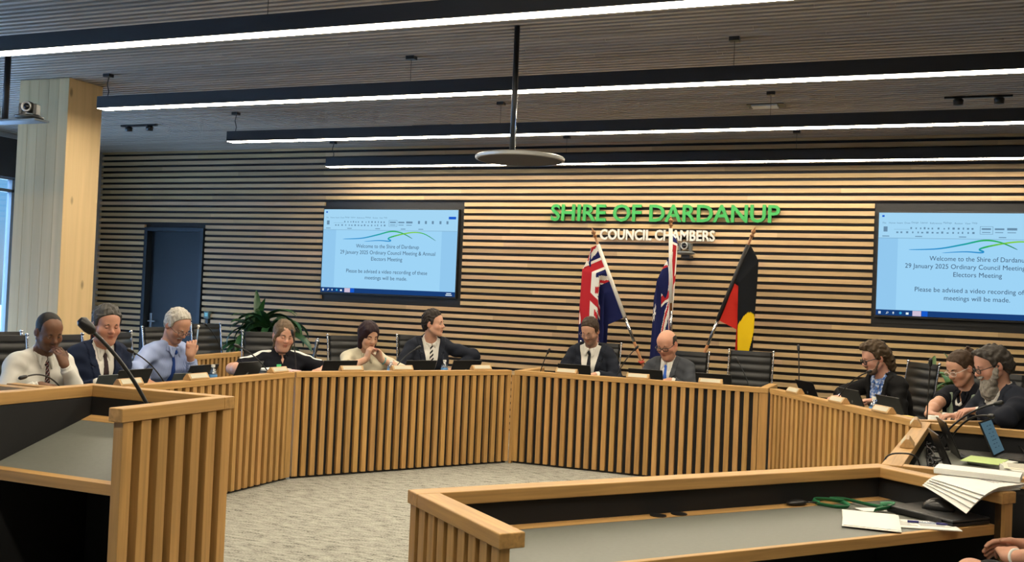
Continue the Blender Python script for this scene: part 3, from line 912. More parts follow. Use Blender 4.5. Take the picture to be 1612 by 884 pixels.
RES = .0056
def person(o):
    """o: head (world centre), face (degrees, math angle of the body's front), look=(yaw,pitch,roll) deg of head rel. to body, lean deg ..."""
    th = math.radians(o['face']) - PI / 2
    hc = Vector(o['head'])
    lean = math.radians(o.get('lean', 14)); lat = math.radians(o.get('tilt', 0)); hs = o.get('hs', 1.0)
    Rz = Matrix.Rotation(th, 3, 'Z')
    HR = rot_head(*[math.radians(q) for q in o['look']])
    # local frame: origin on the floor, under the pelvis
    up = Vector((math.sin(lat), math.sin(lean), math.cos(lean) * math.cos(lat))).normalized()
    nt_ = HR @ Vector((0, -.028, -.062)) * hs           # neck top relative to head centre
    nb_ = Vector((0, -.052 - .25 * math.sin(lean) * .1, -.158 * hs)) + HR @ Vector((0, -.01, 0)) + Vector(o.get('neck', (0, 0, 0)))
    zh = hc.z
    zb = zh + nb_.z
    T = max((zb - .58) / up.z, .40)
    pel = nb_ - up * T                                   # pelvis rel. to head centre
    org = hc + Rz @ Vector((pel.x, pel.y, 0)); org.z = 0
    off = Vector((-pel.x, -pel.y, zh))                   # head centre in local coordinates
    hcl = off; NB = off + nb_; NT = off + nt_; PV = off + pel
    yax = (Vector((0, 1, 0)) - up * up.y).normalized(); xax = yax.cross(up)
    TR = Matrix((xax, yax, up)).transposed()             # torso frame -> local
    inv = lambda wpt: Rz.transposed() @ (Vector(wpt) - org)
    invd = lambda dv: Rz.transposed() @ Vector(dv)
    sw = o.get('sw', .178); g = o.get('girth', 1.0); fem = o.get('fem', 0); belly = o.get('belly', .0)
    SH = {s: PV + TR @ Vector((s * sw, -.005, T - .072 + o.get('shrug', 0))) for s in (1, -1)}
    arms = {}
    for s, key in ((1, 'right'), (-1, 'left')):
        a = dict(o.get(key, {}))
        if 'at' not in a:
            a['at'] = org + Rz @ Vector((s * o.get('reach', .10), .33 + PV.y, .848)); a.setdefault('curl', (.22, .35, .25))
            a['d'] = Rz @ Vector((-s * .35, 1, -.04)); a['n'] = (0, 0, -1)
        W = inv(a['at']); pole = invd(a['pole']) if 'pole' in a else Vector((s * o.get('elbow', .75), -.35, -.42))
        E_, W = ik(SH[s], W, .285, .25, pole)
        a['W'] = W; a['E'] = E_; a['d'] = invd(a['d']); a['n'] = invd(a['n'])
        arms[s] = a
    pts = [hcl + Vector((q, r, t)) for q in (-.15, .15) for r in (-.15, .15) for t in (-.13, .14)] + [PV + Vector((q, r, -.12)) for q in (-.25, .25) for r in (-.22, .24)]
    for s in (1, -1):
        pts += [SH[s] + Vector((s * .1, q, .1)) for q in (-.1, .1)] + [arms[s]['E'] + Vector((q, r, t)) for q in (-.09, .09) for r in (-.09, .09) for t in (-.09, .09)]
        wv = arms[s]['W']; dv = arms[s]['d'].normalized() * .1
        pts += [wv + dv + Vector((q, r, t)) for q in (-.12, .12) for r in (-.12, .12) for t in (-.12, .12)]
    if o.get('bare'): pts += [PV + Vector((q, .53, -.2)) for q in (-.2, .2)]
    lo = [min(p[i] for p in pts) for i in range(3)]; hi = [max(p[i] for p in pts) for i in range(3)]
    F = Field(lo, hi, o.get('res', RES))
    # ---- torso
    Tq = F.new()
    cen = PV + up * .25
    sl, x, y, z = F.sub(Vector(lo), Vector(hi))
    dx, dy, dz = x - PV.x, y - PV.y, z - PV.z
    tx = dx * xax.x + dy * xax.y + dz * xax.z; ty = dx * yax.x + dy * yax.y + dz * yax.z; tz = dx * up.x + dy * up.y + dz * up.z
    q = T / .5
    P = lambda d, k=.04: put(Tq, sl, d, k)
    P(d_ell(tx, ty, tz, (0, -.02, .0), (.175 * g, .125 * g, .13)))
    P(d_ell(tx, ty, tz, (0, .01 + belly * .7, .15 * q), (.155 * g, .108 * g + belly * .6, .17)))
    P(d_ell(tx, ty, tz, (0, .0, .30 * q), ((.168 - .02 * fem) * g, .112 * g, .17)))
    P(d_cap(tx, ty, tz, (-(sw - .035), -.012, T - .075), (sw - .035, -.012, T - .075), .056 * g, .056 * g), .05)
    for s in (1, -1):
        P(d_cap(tx, ty, tz, (s * .035, -.02, T - .0), (s * (sw - .02), -.012, T - .07), .040, .045), .05)
        P(d_ell(tx, ty, tz, (s * .085, .062, .32 * q), (.08, .055, .075)), .04)
        if fem: P(d_ell(tx, ty, tz, (s * .078, .088, .28 * q), (.068, .066, .068)), .03)
    # ---- arms
    Ar = F.new(); Up = F.new(); Fo = F.new()
    ak = o.get('arm', 1.0)
    for s in (1, -1):
        S, E_, W = SH[s], arms[s]['E'], arms[s]['W']
        for (a, b, ra, rb, arr) in ((S, E_, .050 * ak, .040 * ak, Up), (E_, E_ + (W - E_) * .45, .039 * ak, .037 * ak, Fo), (E_ + (W - E_) * .45, W, .037 * ak, .027, Fo)):
            m_ = Vector([min(a[i], b[i]) - .14 for i in range(3)]); M_ = Vector([max(a[i], b[i]) + .14 for i in range(3)])
            s2, X, Y, Z = F.sub(m_, M_)
            d = d_cap(X, Y, Z, a, b, ra, rb)
            put(arr, s2, d, .012); put(Ar, s2, d, .03)
    # ---- body = torso + arms + neck + head + hands
    B = smin(Tq, Ar, .035)
    if o.get('bare'):
        for s in (1, -1):
            sl9, X, Y, Z = F.sub((-1, -1, 0), (1, 1.5, .8))
            put(B, sl9, d_cap(X, Y, Z, (s * .095, PV.y, .565), (s * .115, PV.y + o.get('thigh', .42), .555 + o.get('kup', 0) * (1 if s < 0 else .2)), .074, .052), .03)
            put(B, sl9, d_cap(X, Y, Z, (s * .115, PV.y + o.get('thigh', .42), .55 + o.get('kup', 0) * (1 if s < 0 else .2)), (s * .12, PV.y + .40, .36), .052, .047), .02)
    m_ = Vector([min(NB[i], NT[i]) - .15 for i in range(3)]); M_ = Vector([max(NB[i], NT[i]) + .15 for i in range(3)])
    s2, X, Y, Z = F.sub(m_, M_)
    nr = o.get('neckr', .054 - .007 * fem)
    dneck = d_cap(X, Y, Z, NB - up * .02, NT, nr + .006, nr)
    put(B, s2, dneck, .03)
    for s in (1, -1): add_hand(F, B, arms[s]['W'], arms[s], s)
    R = Vector((.2, .2, .22)) * hs
    s3, X, Y, Z = F.sub(hcl - R, hcl + R)
    HI = HR.transposed()
    X, Y, Z = X - hcl.x, Y - hcl.y, Z - hcl.z
    hx, hy, hz = [(HI[i][0] * X + HI[i][1] * Y + HI[i][2] * Z) / hs for i in range(3)]
    Hd = np.full(hx.shape, .3, np.float32)
    box = [Hd]
    def hp(d, k): box[0] = smin(box[0], d.astype(np.float32), k)
    def hcut(d, k): box[0] = -smin(-box[0], d.astype(np.float32), k)
    head_features(hx, hy, hz, hp, hcut, o)
    put(B, s3, box[0] * hs, .02)
    sk = np.array(o['skin']); lip = np.array(o.get('lip', sk * (.82, .52, .50))); HIn = np.array(HI)
    stub = o.get('stubble'); 
    def colors(Pv):
        h = (Pv - np.array(hcl)) @ HIn.T / hs
        C = np.tile(sk, (len(Pv), 1)).astype(float)
        rn = np.random.default_rng(5).normal(0, 1, len(Pv))
        C *= (1 + .025 * rn)[:, None]
        near = (np.abs(h) < .2).all(1)
        x_, y_, z_ = h.T
        def blend(wt, col):
            wt = np.clip(wt, 0, 1)[:, None] * near[:, None]
            C[:] = C * (1 - wt) + np.array(col) * wt
        red = sk * (1.06, .78, .72)
        for s in (1, -1): blend(.55 * np.exp(-(((x_ - s * .042) / .022) ** 2 + ((y_ - .075) / .03) ** 2 + ((z_ + .03) / .02) ** 2)), red)
        blend(.5 * np.exp(-((x_ / .014) ** 2 + ((y_ - .118) / .018) ** 2 + ((z_ + .028) / .014) ** 2)), red)
        blend(.5 * (np.abs(x_) > .074) * (np.abs(z_) < .04), red)
        if stub is not None:
            blend(o.get('stub_w', .6) * (y_ > .0) * np.clip((-.045 - z_ + .35 * np.clip(.05 - y_, 0, 1) * 0 + .012) / .012, 0, 1) * (np.abs(z_ + .066) + np.abs(x_) * .35 > .016), stub)
            blend(o.get('stub_w', .6) * ((np.abs(z_ + .049) < .007) & (np.abs(x_) < .026) & (y_ > .08)), stub)
        blend(.9 * np.exp(-((x_ / .021) ** 4 + ((z_ + .0655) / .0115) ** 4)) * (y_ > .078), lip)
        blend(.85 * np.exp(-((x_ / .022) ** 4 + ((z_ + .0655) / .0026) ** 2)) * (y_ > .075), lip * .35)
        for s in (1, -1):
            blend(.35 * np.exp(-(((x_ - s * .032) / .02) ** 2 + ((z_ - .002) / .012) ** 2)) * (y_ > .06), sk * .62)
        return C
    root = sdf_mesh('person', F, B, skin_mat(), None, colors)
    root.location = org; root.rotation_euler = (0, 0, th)
    tag(root, o['label'], 'person', 'people seated at the council desks')
    MH = Matrix.Translation(hcl) @ HR.to_4x4() @ Matrix.Scale(hs, 4)

    # ---- eyes, brows
    gaze = o.get('lid', .45)                 # how far the upper lid is down (0 open .. 1 shut)
    for s in (1, -1):
        m = MB(); n, mm = 20, 14; c = Vector((s * .0315, .0795, .003)); r = .0142
        rings = []
        for a in range(mm + 1):
            t = PI * a / mm; qq = max(math.sin(t), .03)
            rings.append([(c.x + r * qq * math.cos(2 * PI * k / n), c.y + r * qq * math.sin(2 * PI * k / n), c.z - r * math.cos(t)) for k in range(n)])
        m.loft(rings)
        tones = []
        for f in m.f:
            pc = sum((Vector(m.v[i]) for i in f), Vector()) / len(f) - c
            zz = pc.z / r; hx_ = pc.x / r
            top = .55 - 1.25 * gaze; bot = -.45
            if zz > top or zz < bot or abs(hx_) > .82: tones.append(Vector(sk * (.90, .84, .82)) if zz < top + .22 and zz > top and abs(hx_) < .8 and False else Vector(sk * .92))
            elif zz > top - .16: tones.append(Vector((.03, .02, .018)))
            elif (hx_ - .12 * o.get('gx', 0)) ** 2 + (zz + .05 + gaze * .5) ** 2 < .16: tones.append(Vector(o.get('iris', (.05, .035, .025))))
            else: tones.append(Vector((.55, .52, .48)))
        m.t = tones
        e = m.build('eye', skin_mat(), root, smooth=True, fix=False); e.matrix_local = MH
        m = MB(); bw = o.get('brow_w', .0045)
        m.tube([(s * .014, .0935, .020), (s * .028, .0935, .0245), (s * .040, .087, .0245), (s * .050, .076, .019)], [bw * .8, bw, bw * .9, bw * .4], 7)
        b = m.build('eyebrow', hair_mat('hair_' + o['hair_name'], o['hair_col']) if 'brow' not in o else flat('brow_' + o['hair_name'], o['brow'], .8), root, smooth=True); b.matrix_local = MH
    # ---- hair and beard in the head frame
    G = Field((-.15, -.19, -.27), (.15, .17, .17), .0052)
    sl, x, y, z = G.sub((-1, -1, -1), (1, 1, 1))
    hm = hair_mat('hair_' + o['hair_name'], o['hair_col'])
    for nm, fn, mat in (('hair', o.get('hair'), hm), ('beard', o.get('beard'), flat('beard_' + o['hair_name'], o.get('beard_col', o['hair_col']), .7, noise=.4, nscale=1, stretch=(120, 60, 60)))):
        if fn is None: continue
        d = fn(x, y, z, o) + np.zeros(tuple(G.n), np.float32)
        # cut away what would sit inside the face
        sdf_mesh(nm, G, d.astype(np.float32), mat, root, M=MH)
    if 'glasses' in o:
        gl = o['glasses']; m = MB(); hw, hh, rr = gl.get('w', .026), gl.get('h', .018), gl.get('r', .0022); yy = .110; zc = -.004
        for s in (1, -1):
            ring = [(s * .034 + hw * math.copysign(abs(math.cos(a)) ** .6, math.cos(a)), yy - .006 * abs(s * .034 + hw * math.cos(a)) / .05, zc + hh * math.copysign(abs(math.sin(a)) ** .6, math.sin(a))) for a in [2 * PI * k / 16 for k in range(17)]]
            if gl.get('half'): ring = [p_ for p_ in ring if p_[2] > zc - .002] if gl['half'] == 'top' else ring
            m.tube(ring, rr, 6)
            m.tube([(s * (.034 + hw), yy - .007, zc + hh * .5), (s * .078, .085, zc + hh * .5), (s * .083, .0, .004), (s * .082, -.02, -.012)], rr, 6)
        m.tube([(-.034 + hw, yy - .001, zc + .004), (0, yy + .004, zc + .006), (.034 - hw, yy - .001, zc + .004)], rr, 6)
        f = m.build('glasses', gl['mat'], root); f.matrix_local = MH
        m = MB()
        for s in (1, -1): m.box(s * .034 - hw, s * .034 + hw, yy - .006, yy - .005, zc - hh * .9, zc + hh * .9)
        l = m.build('glasses_lens', glass('spectacle_lens', (.96, .97, .98), .1), f)
    # ---- clothes
    sl, x, y, z = F.sub(Vector(lo), Vector(hi))
    wr = 1.5 * (.0022 * np.sin(42 * tx + 19 * tz + 2.5 * np.sin(17 * tz + 9 * ty)) + .0018 * np.sin(61 * tz - 33 * ty + 2 * np.sin(23 * tx)) + .0016 * np.sin(29 * ty + 37 * tz + 21 * tx)).astype(np.float32)
    nax = (NT - NB).normalized(); nyy = (Vector((0, 1, 0)) - nax * nax.y).normalized(); nxx = nyy.cross(nax)
    ndx, ndy, ndz = x - NB.x, y - NB.y, z - NB.z
    nx = ndx * nxx.x + ndy * nxx.y + ndz * nxx.z; ny = ndx * nyy.x + ndy * nyy.y + ndz * nyy.z; nz = ndx * nax.x + ndy * nax.y + ndz * nax.z
    rad = np.sqrt(nx * nx + ny * ny)
    neck_cyl = np.where(nz > -.045, rad - (nr + .006), .3)
    top = o['top']
    def sleeves(to, off):
        """distance to sleeves ending at fraction 'to' (0-1 upper arm, 1-2 forearm)"""
        A = F.new()
        for s in (1, -1):
            t_ = to[0 if s == 1 else 1] if isinstance(to, (tuple, list)) else to
            S, E_, W = SH[s], arms[s]['E'], arms[s]['W']
            segs = [(S, S + (E_ - S) * min(t_, 1.0), .052 * ak, .052 * ak + (.044 - .052) * ak * min(t_, 1.0))]
            if t_ > 1: segs.append((E_, E_ + (W - E_) * (t_ - 1), .045 * ak, .042 * ak + (.033 - .042) * (t_ - 1)))
            for a, b, ra, rb in segs:
                m_ = Vector([min(a[i], b[i]) - .14 for i in range(3)]); M_ = Vector([max(a[i], b[i]) + .14 for i in range(3)])
                s2, X, Y, Z = F.sub(m_, M_)
                put(A, s2, d_cap(X, Y, Z, a, b, ra + off, rb + off), .02)
            # flat end
            a, b = segs[-1][0], segs[-1][1]; u = (b - a).normalized(); R_ = Vector((.12, .12, .12))
            s2, X, Y, Z = F.sub(b - R_, b + R_)
            near = (np.sqrt((X - b.x) ** 2 + (Y - b.y) ** 2 + (Z - b.z) ** 2) < .1)
            pl = (X - b.x) * u.x + (Y - b.y) * u.y + (Z - b.z) * u.z
            A[s2] = np.where(near, np.maximum(A[s2], pl), A[s2])
        return A
    kind = top['kind']
    shirt_off = .008
    vcut = None
    if kind in ('shirt', 'suit', 'polo'):
        to = top.get('sleeve', 1.9)
        Sl = sleeves(to, .010 if kind != 'suit' else .004)
        shd = smin(Tq - shirt_off - .002, Sl, .045) + wr * (1.0 if kind != 'suit' else .3)
        sh_only = Tq - shirt_off + wr * .5
        shd = smin(shd, np.maximum(B - .006, Sl - .025), .01)
        if kind == 'suit':
            jcov = smin(Tq - .020 + wr, sleeves(1.99, .017) + wr, .02)
            shd = np.maximum(shd, jcov + .004)
        shd = np.maximum(shd, -neck_cyl)
        # open throat
        op = top.get('open', 0.0)
        if op > 0:
            thr = np.maximum(np.maximum(np.abs(tx) - np.maximum((tz - (T - op)) * .38, 0), -(ty - .0)), (T - op) - tz)
            shd = np.maximum(shd, -np.where(rad < .22, thr, .3))
        if not (kind == 'suit' and top.get('hide_shirt')):
            sh = sdf_mesh(top.get('name', 'shirt'), F, shd, top['mat'], root)
        # collar
        ct = nz - (.0 - ny * .42)
        rc = nr + .016 - ct * .12
        col = np.maximum(np.abs(rad - rc) - .005, np.abs(ct) - .024)
        gap = np.abs(nx) - np.maximum(.004, (.018 - ct) * top.get('spread', .35))
        col = np.maximum(col, np.where(ny > 0, -gap, -1))
        cA = col
        for s in (1, -1):
            for (a, b, r_) in (((s * .012, .076, -.018), (s * .036, .090, -.082), .0065), ((s * .030, .072, -.016), (s * .040, .088, -.078), .0075), ((s * .050, .054, -.008), (s * .048, .080, -.066), .0075), ((s * .020, .076, -.018), (s * .037, .090, -.080), .007)):
                cA = smin(cA, d_cap(nx, ny, nz, a, b, r_, r_ * .7), .010)
        if top.get('collar', True):
            sdf_mesh('collar', F, cA.astype(np.float32), top.get('collar_mat', top['mat']), root)
        if kind == 'polo':
            lA = F.new()
            for sg in (1, -1):
                lA = smin(lA, d_cap(nx, ny, nz, (sg * .048, .055, -.040), (sg * .006, .088, -.105), .008, .008), .006)
                lA = smin(lA, d_cap(nx, ny, nz, (sg * .040, .062, -.056), (sg * .014, .088, -.108), .008, .008), .006)
            sdf_mesh('collar_lining', F, np.maximum(lA, sh_only - .010).astype(np.float32), paper, root)
        if top.get('placket'):
            pd = np.maximum(np.maximum(np.abs(tx) - .013, sh_only - .004), -(ty - .0))
            pd = np.maximum(np.maximum(pd, (T - .36) - tz), tz - (T - op + .01))
            sdf_mesh('placket', F, pd.astype(np.float32), top['placket'], root)
    if 'tie' in top:
        Kc = Vector((0, .076, -.048))
        knot = d_ell(nx, ny, nz, Kc, (.017, .013, .019))
        wz = np.clip(.013 + (T - .06 - tz) * .085, .013, .042)
        bl = np.maximum(np.maximum(np.abs(tx - o.get('tie_dx', 0)) - wz, sh_only - .007), np.maximum(-(sh_only + .004), -(ty - .0)))
        bl = np.maximum(np.maximum(bl, .02 - tz), tz - (T - .045))
        sdf_mesh('tie', F, smin(bl, knot, .008).astype(np.float32), top['tie'], root)
    if kind == 'suit':
        Sl = sleeves(top.get('jsleeve', 1.86), .017)
        jb = Tq - .020 + wr
        vb = top.get('vb', .12); vs = top.get('vs', .22)
        w_ = .010 + np.maximum(tz - vb, 0) * vs
        jb = jb - np.where((ty > 0) & (np.abs(tx) < w_ + .05) & (tz > vb), .009, 0)
        V = np.maximum(np.maximum(np.abs(tx) - w_, -(ty - .01)), vb - tz)
        slit = np.maximum(np.maximum(np.abs(tx) - .003, -(ty - .02)), tz - vb - .02)
        jb = np.maximum(jb, -V); jb = np.maximum(jb, -slit)
        notch = np.maximum(np.maximum(np.abs(np.abs(tx) - w_ - .040) - .012, np.abs(tz - (T - .115) - (np.abs(tx) - w_ - .04) * .5) - .004), -(ty - .02))
        jb = np.maximum(jb, -notch)
        jb = np.maximum(jb, -np.where(nz > -.14, rad - (nr + .020), .3))
        jb = smin(jb, Sl + wr, .02)
        # standing collar round the back of the neck
        ct = nz - (-.02 - ny * .55)
        jc = np.maximum(np.maximum(np.abs(rad - (nr + .027 - ct * .1)) - .006, np.abs(ct) - .03), ny - .035)
        jb = smin(jb, jc, .012)
        sdf_mesh('jacket', F, jb.astype(np.float32), top['jacket'], root)
    if 'stripe' in top:      # piping bands along shoulder and sleeve
        A_ = F.new()
        for s in (1, -1):
            S, E_ = SH[s], arms[s]['E']; e = S + (E_ - S) * .55
            path = [PV + TR @ Vector((s * .075, .0, T + .005)), S + up * .075 + xax * (-s * .02), e + (up * .052 + xax * s * .03 if True else 0)]
            for a, b in zip(path[:-1], path[1:]):
                m_ = Vector([min(a[i], b[i]) - .1 for i in range(3)]); M_ = Vector([max(a[i], b[i]) + .1 for i in range(3)])
                s2, X, Y, Z = F.sub(m_, M_); put(A_, s2, d_cap(X, Y, Z, a, b, .011, .011), .004)
        bd = np.maximum(A_ - .012, shd - .004)
        sdf_mesh('shoulder_stripe', F, bd.astype(np.float32), top['stripe'], root)
    if 'wrap' in top:        # soft scarf-like green front panels
        wv = np.abs(np.abs(tx) - (.035 + np.maximum(tz - (T - .28), 0) * .26)) - .024
        wd = np.maximum(np.maximum(wv, sh_only - .016 + .003 * np.sin(160 * tx)), -(ty - .02))
        wd = np.maximum(np.maximum(wd, .02 - tz), tz - (T - .015))
        sdf_mesh('front_panel', F, wd.astype(np.float32), top['wrap'], root)
    if 'lanyard' in o:
        m = MB()
        pt = lambda a, b, c: NB + nxx * a + nyy * b + nax * c
        L_ = [pt(.055, .0, -.005), pt(.058, .055, -.07)] + [PV + TR @ Vector((.05 - .05 * t, .125 + .01 * t, T - .15 - .22 * t)) for t in (0, .3, .6, 1)]
        R_ = [pt(-.055, .0, -.005), pt(-.058, .055, -.07)] + [PV + TR @ Vector((-.05 + .05 * t, .125 + .01 * t, T - .15 - .22 * t)) for t in (0, .3, .6, 1)]
        m.tube(L_, .0028, 6); m.tube(R_, .0028, 6)
        m.build('lanyard', flat('black_cord', (.012, .012, .014), .7), root)
    for ex in o.get('extras', ()): ex(root, dict(MH=MH, arms=arms, PV=PV, TR=TR, T=T, NB=NB))
    # ---- legs and shoes (behind the desks)
    Q = Field((-.33, -.22, .0), (.33, .75, .72), .013)
    A = Q.new(); sl, x, y, z = Q.sub((-1, -1, -1), (2, 2, 2))
    kz = .565; py = PV.y
    put(A, sl, d_ell(x, y, z, (0, py - .02, .575), (.185 * g, .135 * g, .105)), .03)
    for s in (1, -1):
        kn = Vector((s * .115, py + o.get('thigh', .42), .555 + (o.get('kup', 0) if s < 0 else o.get('kup', 0) * .2))); hp_ = Vector((s * .095, py, kz))
        if o.get('bare'): kn = hp_.lerp(kn, .86)
        put(A, sl, d_cap(x, y, z, hp_, kn, .092 * g, .072 if o.get('bare') else .066), .03)
        if not o.get('bare'): put(A, sl, d_cap(x, y, z, (s * .115, py + .42, .550), (s * .12, py + .37, .10), .066, .05), .02)
    cutz = np.maximum(A, .085 - z)
    sdf_mesh('trousers', Q, cutz.astype(np.float32), top.get('trousers', cloth('trousers_dark', (.012, .013, .016))), root)
    for s in (1, -1):
        m = MB(); c0 = Vector((s * .12, py + .37, 0))
        rings = []
        for (yy, w0, h0) in ((-.085, .02, .05), (-.075, .034, .08), (0, .038, .095), (.07, .040, .075), (.14, .044, .055), (.18, .030, .04), (.195, .012, .02)):
            rings.append([(c0.x + w0 * math.cos(a), c0.y + yy, .003 + h0 * (.5 + .5 * math.sin(a))) for a in [2 * PI * k / 12 for k in range(12)]])
        m.loft(rings).build('shoe', plastic, root, smooth=True)
    return root

# hair shapes -------------------------------------------------------
def hairline(y, z, pts):
    zs, ys = zip(*sorted(pts))
    return (y - np.interp(z, zs, ys).astype(np.float32)) * .8
def fuzz(x, y, z, a, f=1.0):
    return a * (np.sin(90 * f * x + 40 * f * y + 3 * np.sin(50 * z)) * np.sin(70 * f * z - 30 * f * x + 2 * np.sin(60 * y)) + .6 * np.sin(140 * f * y + 60 * f * z + 3 * np.sin(80 * x)))
def skull(x, y, z, t, o, top=0.0):
    w = o.get('wide', 1.0)
    d = d_ell(x, y, z, (0, -.012, .036), (.076 * w + t, .097 + t, .087 + t + top))
    return d
LINE_M = [(-.15, -.075), (-.075, -.06), (-.045, -.035), (-.02, -.012), (-.005, .022), (.02, .030), (.045, .036), (.06, .05), (.085, .075), (.11, .09), (.2, .2)]
def short_hair(t=.012, top=.006, line=LINE_M, fz=.003, f=1.0):
    def fn(x, y, z, o):
        d = skull(x, y, z, t, o, top)
        d = smin(d, d_ell(x, y, z, (0, -.055, -.025), (.062 * o.get('wide', 1), .052 + t * .6, .055)), .02)
        d = d + fuzz(x, y, z, fz, f)
        return np.maximum(np.maximum(d, hairline(y, z, line)), -.085 - z)
    return fn
# ------------------------------------------------------------------ chairs
def make_chair():
    t = thing('office_chair', 'black ribbed leather office chair', 'chair', (0, 0, 0), 0, 'black ribbed chairs')
    W = .208
    def sect(s):           # profile from seat front to back top
        pts = [(.24, .415), (.20, .430), (.05, .424), (-.10, .418), (-.17, .436), (-.205, .51), (-.225, .65), (-.245, .80), (-.262, .95), (-.285, 1.10), (-.292, 1.145)]
        q = s * (len(pts) - 1); i = min(int(q), len(pts) - 2); f = q - i
        return Vector((pts[i][0] * (1 - f) + pts[i + 1][0] * f, pts[i][1] * (1 - f) + pts[i + 1][1] * f))
    def pad(name, s0, s1, ribs, head):
        m = MB(); n = ribs * 6; P = []
        for k in range(n + 1):
            s = s0 + (s1 - s0) * k / n; c = sect(s); c2 = sect(min(s + .01, 1)); d = (c2 - c) if s < .99 else (c - sect(s - .01)); nn = Vector((-d.y, d.x)).normalized()
            ph = (k % 6) / 6
            b = .012 * math.sin(PI * ph) if not (head and s > .90) else .010
            P.append((c, nn, b))
        rings = []
        for c, nn, b in P:
            up_, dn = c - nn * (.010 + b), c + nn * (.010 + b)
            rings.append([(-W, c.x, c.y), (-W + .02, up_.x, up_.y), (0, up_.x, up_.y), (W - .02, up_.x, up_.y), (W, c.x, c.y), (W - .02, dn.x, dn.y), (0, dn.x, dn.y), (-W + .02, dn.x, dn.y)])
        m.loft(rings); return m.build(name, leather, t, smooth=True)
    pad('seat', 0, .38, 7, False); pad('backrest', .42, 1, 11, True)
    for s in (1, -1):
        m = MB(); m.tube([(s * (W + .012), sect(k / 24).x, sect(k / 24).y) for k in range(25)], .008, 8)
        m.ball((s * (W + .012), sect(1).x, sect(1).y + .004), .014)
        m.build('side_frame', chrome, t, smooth=True)
    MB().lathe([(.03, .10), (.03, .28), (.02, .28), (.02, .395)], 14).build('gas_lift', chrome, t)
    m = MB(); m.box(-.06, .06, -.08, .08,   .38, .405); m.build('tilt_plate', dark_metal, t)
    for k in range(5):
        a = 2 * PI * k / 5 + .3; c = Vector((math.cos(a), math.sin(a), 0))
        MB().tube([Vector((0, 0, .115)), c * .15 + Vector((0, 0, .105)), c * .29 + Vector((0, 0, .075))], [.024, .02, .014], 8).build('leg', chrome, t, smooth=True)
        m = MB(); q = c * .29; px = Vector((-c.y, c.x, 0))
        rings = [[q + px * w + Vector((c.x * .028 * math.cos(b), c.y * .028 * math.cos(b), .029 + .028 * math.sin(b))) for b in [2 * PI * j / 14 for j in range(14)]] for w in (-.022, .022)]
        m.loft(rings).build('caster', plastic, t, smooth=True)
    return t
chair0 = make_chair(); _cu = [False]
def chair(x, y, face, label, z=1.0):
    """x, y: centre of the back's top edge; face: degrees"""
    th = math.radians(face); f = Vector((math.cos(th), math.sin(th), 0)); loc = Vector((x, y, 0)) + f * .29
    if _cu[0]: c = dup(chair0, loc, th - PI / 2, label)
    else:
        _cu[0] = True; c = chair0; c.location = loc; c.rotation_euler = (0, 0, th - PI / 2); c['label'] = label
    c.scale = (1, 1, z)
    return c

# ------------------------------------------------------------------ the people
navy = cloth('suit_navy', (.014, .021, .046), noise=.15, nscale=300)
navy2 = cloth('suit_dark_navy', (.014, .017, .026), noise=.15, nscale=300)
greysuit = cloth('suit_grey', (.052, .057, .066), noise=.15, nscale=300)
blackjk = cloth('jacket_black', (.0075, .0075, .008), noise=.15, nscale=300)
wshirt = cloth('shirt_white', (.66, .65, .60))
cream = cloth('shirt_cream', (.55, .51, .385))
bluest = stripe_mat('shirt_blue_stripe', (.23, .30, .52), (.34, .41, .62), 110, (1, 0, 0), rough=.85)
polo = cloth('polo_black', (.0075, .0085, .013))
lightskin = (.50, .285, .195)
wire = flat('wire_frame', (.25, .22, .18), .3, 1.0)

def bob(x, y, z, o):
    d = skull(x, y, z, .016, o, .004)
    for s in (1, -1):
        d = smin(d, d_cap(x, y, z, (s * .072, -.01, .03), (s * .070, .010, -.105), .030, .022), .03)
    d = smin(d, d_cap(x, y, z, (0, -.07, .0), (0, -.06, -.09), .070, .055), .03)
    d = smin(d, d_cap(x, y, z, (.050, .055, .075), (.076, .022, .0), .026, .022), .02)
    d = d + fuzz(x, y, z, .0022, .7)
    face = d_ell(x, y, z, (-.004, .115, -.02), (.068, .080, .096))
    return np.maximum(np.maximum(d, -face), -.14 - z - .3 * np.abs(x))
def tied(x, y, z, o):
    d = skull(x, y, z, .011, o, .004)
    d = smin(d, d_ell(x, y, z, (0, -.05, -.03), (.066, .055, .06)), .02)
    for s in (1, -1):
        d = smin(d, d_cap(x, y, z, (s * .060, .052, .055), (s * .080, .030, -.03), .018, .015), .015)
        d = smin(d, d_cap(x, y, z, (s * .080, .030, -.03), (s * .072, .022, -.115), .014, .008), .015)
    d = smin(d, d_ell(x, y, z, (0, -.105, -.02), (.03, .03, .05)), .02)
    d = d + fuzz(x, y, z, .0025, .8)
    face = d_ell(x, y, z, (.006, .115, -.02), (.066, .078, .098))
    return np.maximum(np.maximum(d, -face), -.14 - z)
def bunned(x, y, z, o):
    d = skull(x, y, z, .010, o, .004)
    d = smin(d, d_ell(x, y, z, (0, -.045, -.03), (.064, .055, .05)), .02)
    d = smin(d, d_ell(x, y, z, (0, -.115, .085), (.038, .034, .034)), .012)
    d = smin(d, d_cap(x, y, z, (.02, -.13, .10), (-.02, -.10, .125), .014, .010), .01)
    d = d + fuzz(x, y, z, .0028, .8)
    return np.maximum(np.maximum(d, hairline(y, z, [(-.2, -.075), (-.07, -.055), (-.04, -.03), (-.01, .0), (.01, .03), (.04, .045), (.07, .066), (.09, .085), (.12, .1), (.2, .3)])), -.085 - z)
